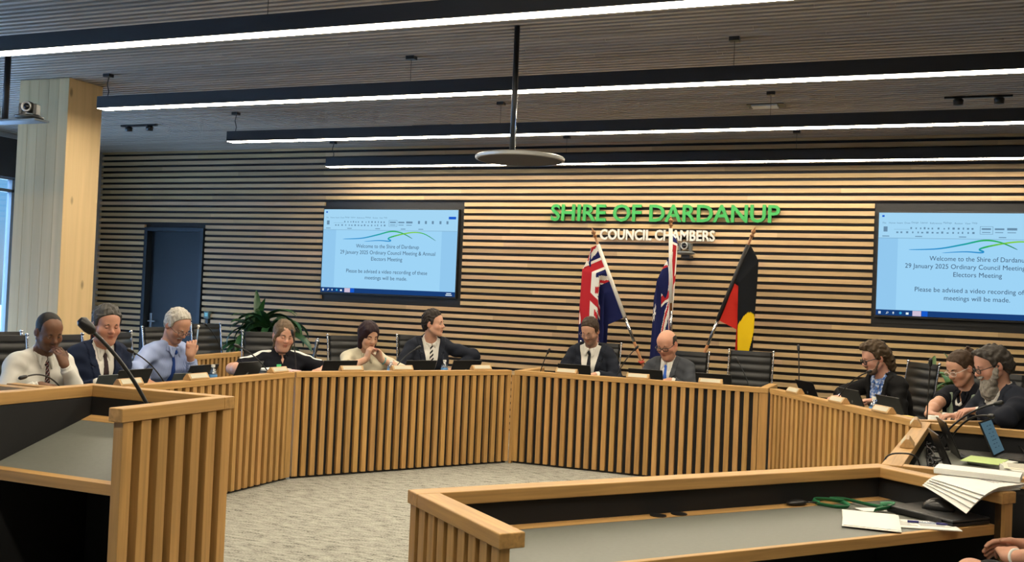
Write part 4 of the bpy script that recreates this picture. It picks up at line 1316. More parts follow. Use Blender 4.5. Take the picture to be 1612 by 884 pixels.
def mullet(x, y, z, o):
    d = skull(x, y, z, .016, o, .012)
    d = smin(d, d_ell(x, y, z, (0, .045, .115), (.06, .055, .03)), .02)
    d = smin(d, d_ell(x, y, z, (0, -.09, -.03), (.075, .05, .095)), .03)
    d = smin(d, d_ell(x, y, z, (0, -.10, -.10), (.055, .035, .06)), .03)
    d = d + fuzz(x, y, z, .0055, .8)
    return np.maximum(np.maximum(d, hairline(y, z, [(-.2, -.06), (-.10, -.055), (-.045, -.035), (-.02, -.012), (-.005, .022), (.02, .030), (.05, .036), (.075, .055), (.095, .10), (.12, .13), (.2, .3)])), -.17 - z)
def wavy_grey(x, y, z, o):
    d = skull(x, y, z, .013, o, -.006)
    d = smin(d, d_ell(x, y, z, (0, -.075, -.02), (.078, .055, .07)), .03)
    d = smin(d, d_ell(x, y, z, (0, .055, .095), (.06, .045, .028)), .02)
    d = d + fuzz(x, y, z, .005, .8)
    return np.maximum(np.maximum(d, hairline(y, z, LINE_M)), -.11 - z)
def fringe(x, y, z, o):           # bald on top
    d = skull(x, y, z, .007, o, -.004)
    d = smin(d, d_ell(x, y, z, (0, -.055, -.025), (.066, .058, .055)), .02) + fuzz(x, y, z, .0016)
    crown = np.maximum(z - .068 + np.maximum(-y - .03, 0) * .35, -.115 - y)
    return np.maximum(np.maximum(np.maximum(d, hairline(y, z, [(-.2, -.075), (-.075, -.06), (-.045, -.035), (-.02, -.012), (-.005, .022), (.02, .026), (.05, .012), (.08, -.01), (.2, -.05)])), -.085 - z), crown)
def full_beard(x, y, z, o):
    d = d_ell(x, y, z, (0, .062, -.125), (.058, .048, .080))
    d = smin(d, d_ell(x, y, z, (0, .085, -.155), (.045, .038, .05)), .03)
    for s in (1, -1): d = smin(d, d_cap(x, y, z, (s * .070, .010, -.02), (s * .052, .045, -.085), .014, .024), .02)
    d = smin(d, d_cap(x, y, z, (-.026, .098, -.050), (.026, .098, -.050), .011, .011), .012)
    d = d + fuzz(x, y, z, .0045)
    mouth = d_ell(x, y, z, (0, .115, -.066), (.020, .03, .0075))
    return np.maximum(d, -mouth)
def short_beard(x, y, z, o):
    d = d_ell(x, y, z, (0, .056, -.098), (.050, .042, .034))
    for s in (1, -1): d = smin(d, d_cap(x, y, z, (s * .068, .008, -.03), (s * .046, .045, -.085), .009, .018), .02)
    d = smin(d, d_cap(x, y, z, (-.022, .093, -.050), (.022, .093, -.050), .008, .008), .010)
    d = d + fuzz(x, y, z, .002)
    return np.maximum(d, -d_ell(x, y, z, (0, .115, -.067), (.020, .032, .009)))
def moustache(x, y, z, o):
    d = np.minimum(d_cap(x, y, z, (0, .098, -.047), (-.03, .086, -.056), .0085, .005), d_cap(x, y, z, (0, .098, -.047), (.03, .086, -.056), .0085, .005))
    return d + fuzz(x, y, z, .001)

def smartwatch(root, c):
    a = c['arms'][-1]; w, e = a['W'], a['E']; u = (w - e).normalized(); p = w - u * .035
    q = u.orthogonal().normalized(); r = u.cross(q)
    m = MB(); m.tube([p + (q * math.cos(b) + r * math.sin(b)) * .031 for b in [2 * PI * k / 18 for k in range(19)]], .007, 6); m.build('watch_strap', flat('watch_teal', (.10, .30, .30), .5), root, smooth=True)
def pearl(root, c):
    m = MB(); m.ball((.083, .0, -.048), .008); o = m.build('earring', paper, root, smooth=True); o.matrix_local = c['MH']
def badge(root, c):
    m = MB(); q = c['PV'] + c['TR'] @ Vector((-.10, .128, c['T'] - .16)); m.ball(q, (.008, .008, .008)); m.build('lapel_pin', paper, root, smooth=True)
def logo(root, c):
    m = MB(); p = lambda a, b: c['PV'] + c['TR'] @ Vector((a, .150, b)); T = c['T']
    m.tube([p(-.06, T - .185), p(-.09, T - .178), p(-.12, T - .187)], .002, 5); m.tube([p(-.065, T - .195), p(-.12, T - .197)], .0015, 5)
    m.build('embroidered_logo', paper, root)
def wristband(root, c):
    a = c['arms'][-1]; w, e = a['W'], a['E']; u = (w - e).normalized(); p = w - u * .025
    q = u.orthogonal().normalized(); r = u.cross(q)
    MB().tube([p + (q * math.cos(b) + r * math.sin(b)) * .030 for b in [2 * PI * k / 20 for k in range(21)]], .006, 6).build('wristband', paper, root, smooth=True)

PEOPLE = [
 dict(head=(-5.53, 5.20, 1.205), face=-14, look=(-4, 24, 4), lean=18, hs=1.03, girth=1.08, skin=(.17, .083, .048), lip=(.16, .07, .055), hair_name='cropped_black', hair_col=(.016, .013, .012), brow=(.01, .008, .007), stubble=(.07, .04, .03), stub_w=.45,
  hair=short_hair(.0025, .0, line=[(-.15, -.075), (-.075, -.06), (-.045, -.035), (-.02, -.012), (-.005, .022), (.02, .030), (.05, .040), (.07, .052), (.09, .060), (.11, .075), (.2, .2)], fz=.0006), lid=.5,
  left=dict(at=(-5.375, 5.20, .985), d=(-.22, -.30, .93), n=(-.9, .1, -.2), curl=(.55, .7, .4), thumb=(.9, .3), pole=(.12, .42, -.8), size=.98),
  lanyard=1, label='person in a white shirt and checked tie holding a hand over the mouth',
  top=dict(kind='shirt', mat=wshirt, sleeve=1.86, tie=stripe_mat('tie_check', (.035, .02, .025), (.45, .42, .42), 42, (1, 0, .8), (.16, .04, .035), .72))),
 dict(head=(-5.53, 5.725, 1.25), face=-18, look=(-6, 13, 0), lean=13, hs=1.06, girth=1.12, wide=1.05, fat=.006, chin2=1, skin=(.50, .255, .175), hair_name='salt_grey', hair_col=(.085, .080, .072), hair=short_hair(.015, .008, fz=.0045), lid=.6, gx=-1,
  extras=[badge], elbow=.12, label='person in a navy suit with thick grey hair, looking down at a laptop',
  top=dict(kind='suit', mat=wshirt, jacket=navy, tie=cloth('tie_plum', (.045, .03, .032)), vs=.18)),
 dict(head=(-5.53, 6.48, 1.235), face=-4, look=(-4, 34, 0), lean=24, hs=1.05, girth=1.08, skin=(.47, .25, .165), hair_name='silver', hair_col=(.56, .53, .46), hair=short_hair(.014, .004, fz=.0035, line=[(-.15, -.075), (-.075, -.06), (-.045, -.035), (-.02, -.012), (-.005, .022), (.02, .026), (.05, .028), (.075, .040), (.095, .052), (.12, .07), (.2, .2)]), beard=moustache, beard_col=(.36, .32, .27), lid=.7, glasses=dict(mat=flat('dark_wire', (.06, .05, .04), .35), r=.0022, w=.025, h=.014),
  left=dict(at=(-5.395, 6.49, 1.005), d=(-.02, .12, 1), n=(-.65, .7, 0), curl=((.9, 1.0, .5), (.8, 1.0, .5), (.6, .9, .5), (.45, .7, .4)), thumb=(.5, .6), pole=(.2, .25, -1)), right=dict(at=(-5.34, 5.98, .815), d=(1, -.5, -.05), n=(0, 0, -1), curl=(.25, .35, .2), pole=(-.3, -.8, -.2)),
  label='person with white hair in a blue shirt, holding up a pen',
  top=dict(kind='shirt', mat=bluest, sleeve=1.72, tie=cloth('tie_royal_blue', (.02, .06, .26)))),
 dict(head=(-5.326, 7.65, 1.15), face=-42, look=(6, 14, -4), lean=10, hs=1.06, girth=1.12, fem=1, sw=.178, fat=.008, chin2=1, arm=1.15, skin=(.53, .29, .20), hair_name='ash_brown', hair_col=(.15, .10, .058), brow=(.10, .06, .035), hair=tied, lid=.85,
  right=dict(at=(-5.40, 7.20, .85), d=(.6, -.3, 0), n=(0, 0, -1), pole=(-.8, -.9, -.3)), left=dict(at=(-4.97, 7.72, .85), d=(.2, -.9, 0), n=(0, 0, -1), pole=(.9, .9, -.3)),
  extras=[logo], label='person in a black polo with white shoulder stripes, reading papers',
  top=dict(kind='polo', name='polo_shirt', mat=polo, sleeve=.72, open=.075, collar_mat=polo, stripe=paper, spread=.9)),
 dict(head=(-4.873, 8.383, 1.158), face=-38, look=(6, 18, 0), lean=20, hs=1.03, girth=.95, fem=1, sw=.162, skin=(.53, .315, .215), hair_name='plum', hair_col=(.022, .007, .011), hair=bob, lid=.65,
  right=dict(at=(-4.815, 8.27, .945), d=(.22, .10, 1), n=(.52, .85, 0), curl=(.7, 1.0, .6), pole=(-.75, -1.0, -.55)), left=dict(at=(-4.725, 8.38, .940), d=(-.22, -.25, 1), n=(-.52, -.85, .1), curl=(.75, 1.0, .6), pole=(.75, 1.0, -.55)),
  extras=[smartwatch, pearl], label='person in a cream blouse with a dark red bob, hands clasped under the chin',
  top=dict(kind='shirt', name='blouse', mat=cream, sleeve=1.25, open=.08, spread=.8)),
 dict(head=(-4.496, 8.994, 1.285), face=-52, look=(57, -2, 0), lean=8, hs=1.02, skin=(.55, .31, .215), hair_name='dark_brown', hair_col=(.022, .015, .011), hair=short_hair(.010, .020, fz=.005), lid=.3, brow_w=.005,
  left=dict(at=(-4.29, 9.12, .835), d=(-.75, -.6, 0), n=(0, 0, -1), pole=(.9, .6, .0)), right=dict(at=(-4.47, 8.78, .83), d=(.6, -.3, 0), n=(0, 0, -1), pole=(-.5, -.6, -.6)),
  label='person in a navy suit and striped tie, head turned in profile',
  top=dict(kind='suit', mat=wshirt, jacket=navy2, tie=stripe_mat('tie_black_white', (.012, .012, .014), (.62, .60, .56), 24, (1, 0, 1)), vs=.19)),
 dict(head=(-3.097, 9.74, 1.275), face=-86, look=(-10, 24, 0), lean=13, hs=1.03, skin=(.47, .265, .18), hair_name='brown', hair_col=(.050, .030, .019), hair=short_hair(.011, .014), stubble=(.13, .08, .06), stub_w=.6, lid=.75, glasses=dict(mat=wire, r=.0014),
  label='person in a dark suit with stubble and thin glasses, before a slanted flag',
  top=dict(kind='suit', mat=wshirt, jacket=navy2, tie=cloth('tie_charcoal', (.016, .018, .025)), vs=.23)),
 dict(head=(-2.302, 9.74, 1.19), face=-98, look=(-6, 26, 3), lean=16, hs=1.08, girth=1.2, sw=.19, wide=1.06, fat=.008, chin2=1, belly=.03, skin=(.53, .275, .185), hair_name='dark_grey', hair_col=(.040, .034, .028), hair=fringe, lid=.7, glasses=dict(mat=plastic, r=.0035, w=.026, h=.017),
  label='balding person in a grey suit and bright blue tie, wearing black glasses',
  top=dict(kind='suit', mat=wshirt, jacket=greysuit, tie=cloth('tie_blue', (.045, .13, .52)), vs=.17)),
 dict(head=(-.346, 9.011, 1.20), face=-143, look=(-14, 20, 0), lean=24, hs=1.03, girth=1.1, skin=(.55, .30, .22), hair_name='sandy_brown', hair_col=(.080, .052, .028), hair=mullet, beard=short_beard, beard_col=(.11, .065, .04), lid=.6, glasses=dict(mat=plastic, r=.0034, w=.027, h=.019),
  right=dict(at=(-.58, 8.88, .86), d=(-.9, -.35, -.05), n=(0, 0, -1), pole=(-.2, .9, .0)),
  label='person in a black jacket and blue floral shirt with a mullet, bending to a microphone',
  top=dict(kind='suit', mat=flat('shirt_floral', (.2, .3, .6), .85, noise=.0), jacket=blackjk, vs=.22, vb=.05)),
 dict(head=(.29, 8.30, 1.185), face=-122, look=(-20, 24, 4), lean=20, hs=1.02, fem=1, sw=.168, arm=1.08, skin=(.54, .30, .205), hair_name='chestnut', hair_col=(.062, .036, .020), hair=bunned, lid=.75, glasses=dict(mat=flat('clear_frame', (.6, .55, .5), .3), r=.002, w=.026, h=.016),
  right=dict(at=(.06, 7.93, .845), d=(.6, -.55, .05), n=(0, 0, -1), pole=(-1, .3, -.3)), left=dict(at=(.25, 7.93, .84), d=(-.25, -1, 0), n=(0, 0, -1), pole=(.2, .3, -.8)),
  label='person in a black and sage polo with hair up, leaning on papers',
  top=dict(kind='polo', name='polo_shirt', mat=polo, sleeve=.55, open=.10, collar_mat=polo, wrap=cloth('sage_green', (.20, .25, .19)), spread=.9)),
 dict(head=(.452, 7.50, 1.255), face=-150, look=(-12, 22, 0), lean=15, hs=1.06, girth=1.15, sw=.19, skin=(.48, .26, .185), hair_name='pepper_grey', hair_col=(.060, .052, .045), hair=wavy_grey, beard=full_beard, beard_col=(.22, .205, .18), lid=.6, glasses=dict(mat=plastic, r=.0026, w=.026, h=.016),
  left=dict(at=(.37, 7.33, .955), d=(-.8, -.45, 0), n=(0, 0, -1), pole=(.8, -.3, .1)), right=dict(at=(.27, 7.47, .90), d=(-.85, -.3, 0), n=(0, 0, -1)),
  label='person in a navy suit with a long grey beard, bending over shared papers',
  top=dict(kind='suit', mat=wshirt, jacket=navy2, vs=.16)),
 dict(head=(.585, 4.02, 1.20), face=168, look=(0, 12, 0), lean=4, hs=1.0, fem=1, sw=.165, bare=1, kup=.09, thigh=.47, res=.0042, skin=(.50, .27, .185), hair_name='mid_brown', hair_col=(.06, .035, .02), hair=short_hair(.014, .01), lid=.4,
  right=dict(at=(.405, 4.30, .700), d=(-.95, .10, -.10), n=(-.15, -.75, -.6), curl=(.25, .4, .3), thumb=(.6, .2), pole=(.5, .6, -.6)), left=dict(at=(.335, 4.14, .685), d=(-.10, .93, .12), n=(.1, .15, -.95), curl=(.4, .55, .4), thumb=(.7, .4), pole=(.3, -.8, -.6)),
  extras=[wristband], label='person cut off by the frame, clasped hands over a dark-clad knee',
  top=dict(kind='shirt', name='t_shirt', mat=cloth('t_shirt_grey', (.05, .05, .055)), sleeve=.6, collar=False, trousers=cloth('shorts_charcoal', (.018, .019, .021)))),
]
def floral():
    m = MATS['shirt_floral']; nt = m.node_tree; b = nt.nodes['Principled BSDF']
    tc = nt.nodes.new('ShaderNodeTexCoord'); vo = nt.nodes.new('ShaderNodeTexVoronoi'); vo.inputs['Scale'].default_value = 42
    r = nt.nodes.new('ShaderNodeValToRGB'); r.color_ramp.elements[0].color = (.60, .66, .75, 1); r.color_ramp.elements[1].color = (.05, .14, .42, 1)
    r.color_ramp.elements[0].position = .25; r.color_ramp.elements[1].position = .6
    nt.links.new(tc.outputs['Object'], vo.inputs['Vector']); nt.links.new(vo.outputs['Distance'], r.inputs[0]); nt.links.new(r.outputs[0], b.inputs['Base Color'])
ROOTS = [person(p) for p in PEOPLE]
floral()
# collars of the two polos show a white lining
def lining(i):
    root = ROOTS[i]; c = [q for q in root.children if q.name.startswith('collar')][0]
    return c

def seat_of(i, face=None, back=.0, side=.0):
    r = ROOTS[i]; th = math.radians(face if face is not None else PEOPLE[i]['face']); f = Vector((math.cos(th), math.sin(th), 0)); l = Vector((-f.y, f.x, 0))
    # pelvis sits at the person's origin
    q = Vector(r.location) - f * (.29 - .02 + back) + l * side
    return q.x, q.y, math.degrees(th)
chair(*seat_of(0, -14, .09, -.06), 'black ribbed chair under the person holding a hand over the mouth')
chair(-6.52, 5.62, -8, 'empty black ribbed chair standing behind the white-shirted person')
chair(*seat_of(1, 0, .06), 'black ribbed chair under the grey-haired person in navy')
chair(*seat_of(2, 9, .09, .06), 'black ribbed chair behind the person in the blue shirt')
chair(-7.30, 8.28, -4, 'black ribbed chair with a pale knob, beyond the white-haired person', .978)
chair(-7.38, 9.12, -6, 'empty black ribbed chair at the low side desk by the door')
chair(-5.84, 8.10, -45, 'black ribbed chair behind the person in the striped polo')
chair(-5.62, 8.66, -148, 'black ribbed chair turned edge-on between the two seated women', .93)
chair(*seat_of(4, -34, .06, .03), 'black ribbed chair behind the person in the cream blouse', .985)
chair(*seat_of(5, -40, .05), 'black ribbed chair behind the person in the striped tie')
chair(*seat_of(6, -88, .0, .0), 'black ribbed chair under the person with stubble')
chair(-2.19, 10.24, -100, 'black ribbed chair under the balding person', .965)
chair(-1.565, 10.26, -92, 'empty black ribbed chair in front of the red, black and yellow flag')
chair(.03, 9.52, -145, 'black ribbed chair behind the person in the black jacket', 1.01)
chair(*seat_of(9, None, .03), 'black ribbed chair under the person in the sage polo')
chair(*seat_of(10, None, .03), 'black ribbed chair under the bearded person in navy')
chair(*seat_of(11, None, .14), 'black ribbed chair under the person with clasped hands')
# ------------------------------------------------------------------ flags on their stand
def union_jack(a, b):
    """a along the fly, b down the hoist, both 0..1 inside the canton"""
    blue, red, wht = (.012, .016, .085), (.42, .022, .03), (.72, .70, .64)
    x, y = (a - .5) * 2, (b - .5) * 1.0           # 2:1
    if abs(x) < .10 or abs(y) < .10: return red
    if abs(x) < .17 or abs(y) < .17: return wht
    d1 = (y - x * .5) / 1.118; d2 = (y + x * .5) / 1.118
    for d, sgn in ((d1, 1 if x > 0 else -1), (d2, -1 if x > 0 else 1)):
        if 0 < d * sgn < .075: return red
    if min(abs(d1), abs(d2)) < .11: return wht
    return blue
def ensign(u, v):
    if u < .5 and v < .5: return union_jack(u / .5, v / .5)
    for cx, cy, r in ((.25, .75, .10), (.75, .18, .05), (.64, .42, .05), (.86, .38, .05), (.75, .80, .05), (.80, .55, .03)):
        dx, dy = (u - cx) * 2, v - cy; rr = math.hypot(dx, dy); an = math.atan2(dy, dx)
        if rr < r * (.62 + .38 * math.cos(7 * an)): return (.72, .70, .66)
    return (.012, .016, .075)
def tricolour(u, v):
    if math.hypot((u - .47) * 1.8, (v - .44) * .95) < .30: return (.74, .50, .012)
    return (.010, .011, .013) if v < .5 else (.55, .032, .022)
cloth_flag = flat('flag_cloth', (1, 1, 1), .8, attr='tone', spec=.1)
def flag(label, foot, top, h0, h1, pattern, gather, sleeve, length=1.72, ribbon=False):
    """foot/top: pole ends; h0,h1: hoist ends along the pole (0-1 from the top); gather: (v, x, y) of the hanging folds"""
    t = thing('flag', label, 'flag', foot, 0, 'flags on poles')
    ft, tp = Vector(foot), Vector(top); L = tp - ft
    m = MB(); m.tube([(0, 0, 0), L * .42], .016, 10); m.build('pole', wood('pole_timber', (.28, .12, .045), 'z', .2, .35, tone=False), t, smooth=True)
    MB().tube([L * .42, L * .56], .0165, 10).build('pole_ferrule', chrome, t, smooth=True)
    MB().tube([L * .56, L], .0145, 10).build('upper_pole', MATS['pole_timber'], t, smooth=True)
    u = L.normalized(); m = MB()
    rr = [(.012, -.005), (.024, .0), (.024, .012), (.012, .02), (.020, .035), (.028, .052), (.018, .066), (.007, .076), (.009, .084), (.002, .105)]
    m.tube([L + u * z for _, z in rr], [r for r, _ in rr], 12); m.build('finial', flat('finial_brass', (.30, .14, .06), .3, .6), t, smooth=True)
    A, B = L * h0 + Vector((0, -.006, 0)), L * h1 + Vector((0, -.006, 0))
    m = MB(); m.tube([A, B], .021, 10); m.build('sleeve', sleeve, t, smooth=True)
    gv, gx, gy = zip(*gather)
    nv, nu = 90, 120; P = []; T = []
    for j in range(nv + 1):
        v = j / nv; H = A.lerp(B, v)
        g = Vector((np.interp(v, gv, gx) - foot[0], np.interp(v, gv, gy) - foot[1], 0))
        hx, hy = g.x - H.x, g.y - H.y; hd = math.hypot(hx, hy)
        row = []
        for i in range(nu + 1):
            l = length * i / nu
            q = hd * 1.12; s = min(l / max(q, 1e-3), 1.0); s2 = s * s * (3 - 2 * s) * .35 + s * .65
            drop = .46 * hd * s2 + max(l - q, 0)
            sway = .012 * math.sin(9 * v + 3 * l) * s
            row.append((H.x + hx * s2 + sway, H.y + hy * s2 + .010 * math.sin(16 * v + 2.5 * l) * s, H.z - drop))
        P.append(row)
    m = MB(); m.grid(P, 0)
    for j in range(nv):
        for i in range(nu):
            m.t[j * nu + i] = Vector(pattern((i + .5) / nu, (j + .5) / nv))
    o = m.build('cloth', cloth_flag, t, smooth=True, fix=False)
    if ribbon:
        p = L * .31; m = MB(); m.tube([p + Vector((-.03, -.02, .01)), p + Vector((0, -.024, -.005)), p + Vector((.035, -.018, .012))], [.008, .016, .008], 8); m.tube([p + Vector((0, -.024, 0)), p + Vector((.03, -.03, .04))], .006, 6)
        m.build('ribbon', flat('red_ribbon', (.55, .06, .03), .6), t)
    return t
FY = 10.42
flag('Australian national flag on a pole slanting away over the person with stubble', (-2.47, FY, .36), (-3.30, FY, 2.28), .955, .555, ensign,
     [(0, -3.33, FY - .05), (.22, -3.42, FY - .05), (.36, -3.20, FY - .09), (.46, -3.22, FY + .0), (.62, -3.16, FY - .02), (.8, -3.28, FY + .06), (1, -3.12, FY + .04)], flat('sleeve_white', (.66, .64, .58), .7), ribbon=True)
flag('blue ensign flag hanging on the upright middle pole', (-2.41, FY + .10, .36), (-2.50, FY + .12, 2.42), .985, .60, ensign,
     [(0, -2.50, FY + .20), (.16, -2.435, FY + .14), (.34, -2.475, FY + .10), (.40, -2.52, FY + .12), (.62, -2.62, FY + .10), (.82, -2.67, FY + .12), (1, -2.58, FY + .19)], MATS['sleeve_white'])
flag('Aboriginal flag, black, red and yellow, on a pole slanting over the empty chair', (-2.33, FY, .36), (-1.63, FY, 2.31), .955, .555, tricolour,
     [(0, -1.63, FY + .02), (.13, -1.555, FY - .05), (.46, -1.72, FY - .05), (.5, -1.73, FY - .03), (.54, -1.73, FY - .0), (.75, -1.71, FY + .05), (1, -1.75, FY + .04)], flat('sleeve_black', (.011, .011, .012), .7))
t = thing('flag_stand', 'three-socket floor stand holding the flag poles', 'stand', (-2.40, FY, 0))
MB().lathe([(.16, 0), (.16, .02), (.05, .035), (.03, .05), (.03, .20), (.055, .22)], 24).build('base', brushed, t, smooth=True)
for (fx, fy), (tx_, ty_) in (((-2.47, FY), (-3.30, FY)), ((-2.41, FY + .10), (-2.50, FY + .12)), ((-2.33, FY), (-1.63, FY))):
    a = Vector((fx, fy, .355)) - Vector((-2.40, FY, 0)); d = (Vector((tx_, ty_, 2.3)) - Vector((fx, fy, .36))).normalized()
    MB().tube([Vector((a.x * .3, a.y * .3, .21)), a - d * .06, a - d * .002], [.018, .020, .022], 10).build('socket', brushed, t, smooth=True)

# ------------------------------------------------------------------ wall camera, ceiling disc, ceiling cameras, fittings
def ptz(name, label, loc, rz, light=False, hang=False):
    t = thing(name, label, 'camera', loc, rz)
    body = grey_plastic if light else flat('ptz_dark', (.035, .038, .04), .4)
    MB().lathe([(.075, 0), (.105, .012), (.110, .022), (.085, .034), (.06, .038)], 24).build('base', body, t, smooth=True)
    for s in (1, -1): MB().box(s * .058 - .014, s * .058 + .014, -.035, .035, .036, .125).build('yoke_arm', body, t, bevel=.006)
    MB().lathe([(.02, -.045), (.042, -.042), (.045, .0), (.045, .035), (.035, .045)], 20).build('camera_head', body, t, smooth=True).matrix_local = Matrix.Translation((0, 0, .098)) @ Matrix.Rotation(PI / 2, 4, 'X')
    MB().lathe([(.040, .0), (.042, .010), (.034, .014), (.030, .006), (.0, .004)], 20).build('lens_ring', flat('lens_silver', (.5, .5, .48), .3, .6), t, smooth=True).matrix_local = Matrix.Translation((0, -.043, .098)) @ Matrix.Rotation(PI / 2, 4, 'X')
    MB().lathe([(.028, .0), (.02, .006), (.0, .009)], 16).build('lens', flat('lens_glass', (.004, .004, .006), .08), t, smooth=True).matrix_local = Matrix.Translation((0, -.049, .098)) @ Matrix.Rotation(PI / 2, 4, 'X')
    return t
c = ptz('wall_camera', 'small pan-tilt camera on a wall bracket under the white lettering', (-2.43, D - .13, 2.135), -.12, True)
MB().box(-.05, .05, .0, .125, -.035, -.002).build('bracket', plastic, c)
t = thing('ceiling_disc', 'round black pendant disc with a pale rim on a ceiling pole', 'pendant disc', (-2.55, 6.30, 2.50))
MB().lathe([(.0, 0), (.285, 0), (.287, .004), (.0, .005)], 64).build('underside_mesh', flat('disc_mesh', (.022, .020, .018), .7, noise=.2, nscale=200), t)
_c = lambda r, z: [(r * math.cos(2 * PI * k / 64), r * math.sin(2 * PI * k / 64), z) for k in range(64)]
MB().loft([_c(.2875, .0055), _c(.2875, -.002), _c(.302, .002), _c(.304, .018), _c(.296, .026), _c(.002, .027), _c(.002, .0056), _c(.2875, .0055)], True, False).build('rim', flat('disc_rim', (.36, .37, .36), .35, .4), t, smooth=False)
m = MB(); m.tube([(-.06, 0, .027), (-.06, 0, CEIL - 2.502)], .019, 12); m.build('pole', dark_metal, t, smooth=True)
m = MB(); m.tube([(-.036, -.012, .027), (-.036, -.012, .62)], .005, 6); m.build('cable', chrome, t, smooth=True)
MB().lathe([(.055, 0), (.055, .012), (.03, .03)], 20, (-.06, 0, .027)).build('pole_socket', dark_metal, t)
# tray with two cameras hung from the ceiling beside the column
t = thing('camera_tray', 'ceiling-hung black pole with a narrow tray beside the pine column', 'tray', (-6.86, 5.9, 2.80))
m = MB(); m.tube([(0, 0, .02), (0, 0, CEIL - 2.802)], .024, 12); m.build('pole', dark_metal, t, smooth=True)
m = MB(); m.box(-.42, .40, -.075, .075, 0, .018); m.build('shelf', flat('tray_blue_grey', (.10, .13, .16), .4), t, bevel=.006)
ptz('tray_camera', 'dark pan-tilt camera on the outer end of the hung tray', (-6.60, 5.9, 2.819), .35)
ptz('tray_camera', 'pan-tilt camera on the hung tray half cut off by the frame', (-7.03, 5.9, 2.819), .5, True)

def track(x, y, label):
    t = thing('track_light', label, 'track light', (x, y, CEIL), 0, 'recessed track lights')
    MB().box(-.26, .26, -.02, .02, -.018, -.001).build('track', plastic, t)
    for s in (-.15, .16):
        MB().lathe([(.0, -.075), (.038, -.072), (.042, -.03), (.03, -.02)], 16, (s, 0, 0)).build('spot_head', plastic, t, smooth=True)
track(-8.55, 9.20, 'black track light fitting on the ceiling above the door')
track(.38, 9.18, 'black track light fitting on the ceiling before the second screen')
t = thing('ceiling_panel_light', 'small unlit square downlight panel in the ceiling above the lettering', 'ceiling light', (-1.37, 9.28, CEIL))
MB().box(-.16, .17, -.08, .08, -.006, -.001).build('frame', plastic, t)
MB().box(-.12, .11, -.075, .06, -.020, -.0065).build('diffuser', flat('panel_diffuser', (.55, .55, .52), .5), t)
t = thing('ceiling_vent', 'black slot vent cut into the ceiling battens', 'vent', (-5.0, 9.81, CEIL))
MB().box(-.235, .235, -.07, .07, .0, .045).build('vent_box', dark_metal, t)
t = thing('wall_switch', 'small blue-lit control box on the slat wall beside the door', 'switch', (-8.97, D + .04, 1.06))
MB().box(-.04, .04, -.075, 0, .07, .17).build('case', flat('switch_case', (.08, .14, .15), .5), t, bevel=.004)
MB().box(-.025, .025, -.078, -.0755, .10, .15).build('display', emit('switch_display', srgb(120, 190, 215), .8), t)
MB().box(-.02, .02, -.06, 0, -.05, .069).build('conduit', dark_metal, t)
# fire extinguisher just showing beyond the column
t = thing('fire_extinguisher', 'red fire extinguisher just showing past the pine column', 'fire extinguisher', (-10.82, 10.86, .42))
MB().lathe([(.0, 0), (.085, .0), (.09, .02), (.09, .48), (.07, .56), (.03, .60), (.03, .62)], 20).build('cylinder', flat('extinguisher_red', (.30, .012, .016), .35), t, smooth=True)
m = MB(); m.tube([(0, 0, .62), (0, 0, .68)], .02, 8); m.tube([(.0, .0, .68), (.09, -.02, .72)], .012, 6); m.tube([(.0, 0, .66), (.08, -.03, .62), (.11, -.03, .45), (.10, -.03, .2)], .011, 6)
m.build('valve_and_hose', plastic, t, smooth=True)
MB().box(-.151, -.088, -.04, .04, .2, .5).build('bracket', dark_metal, t)

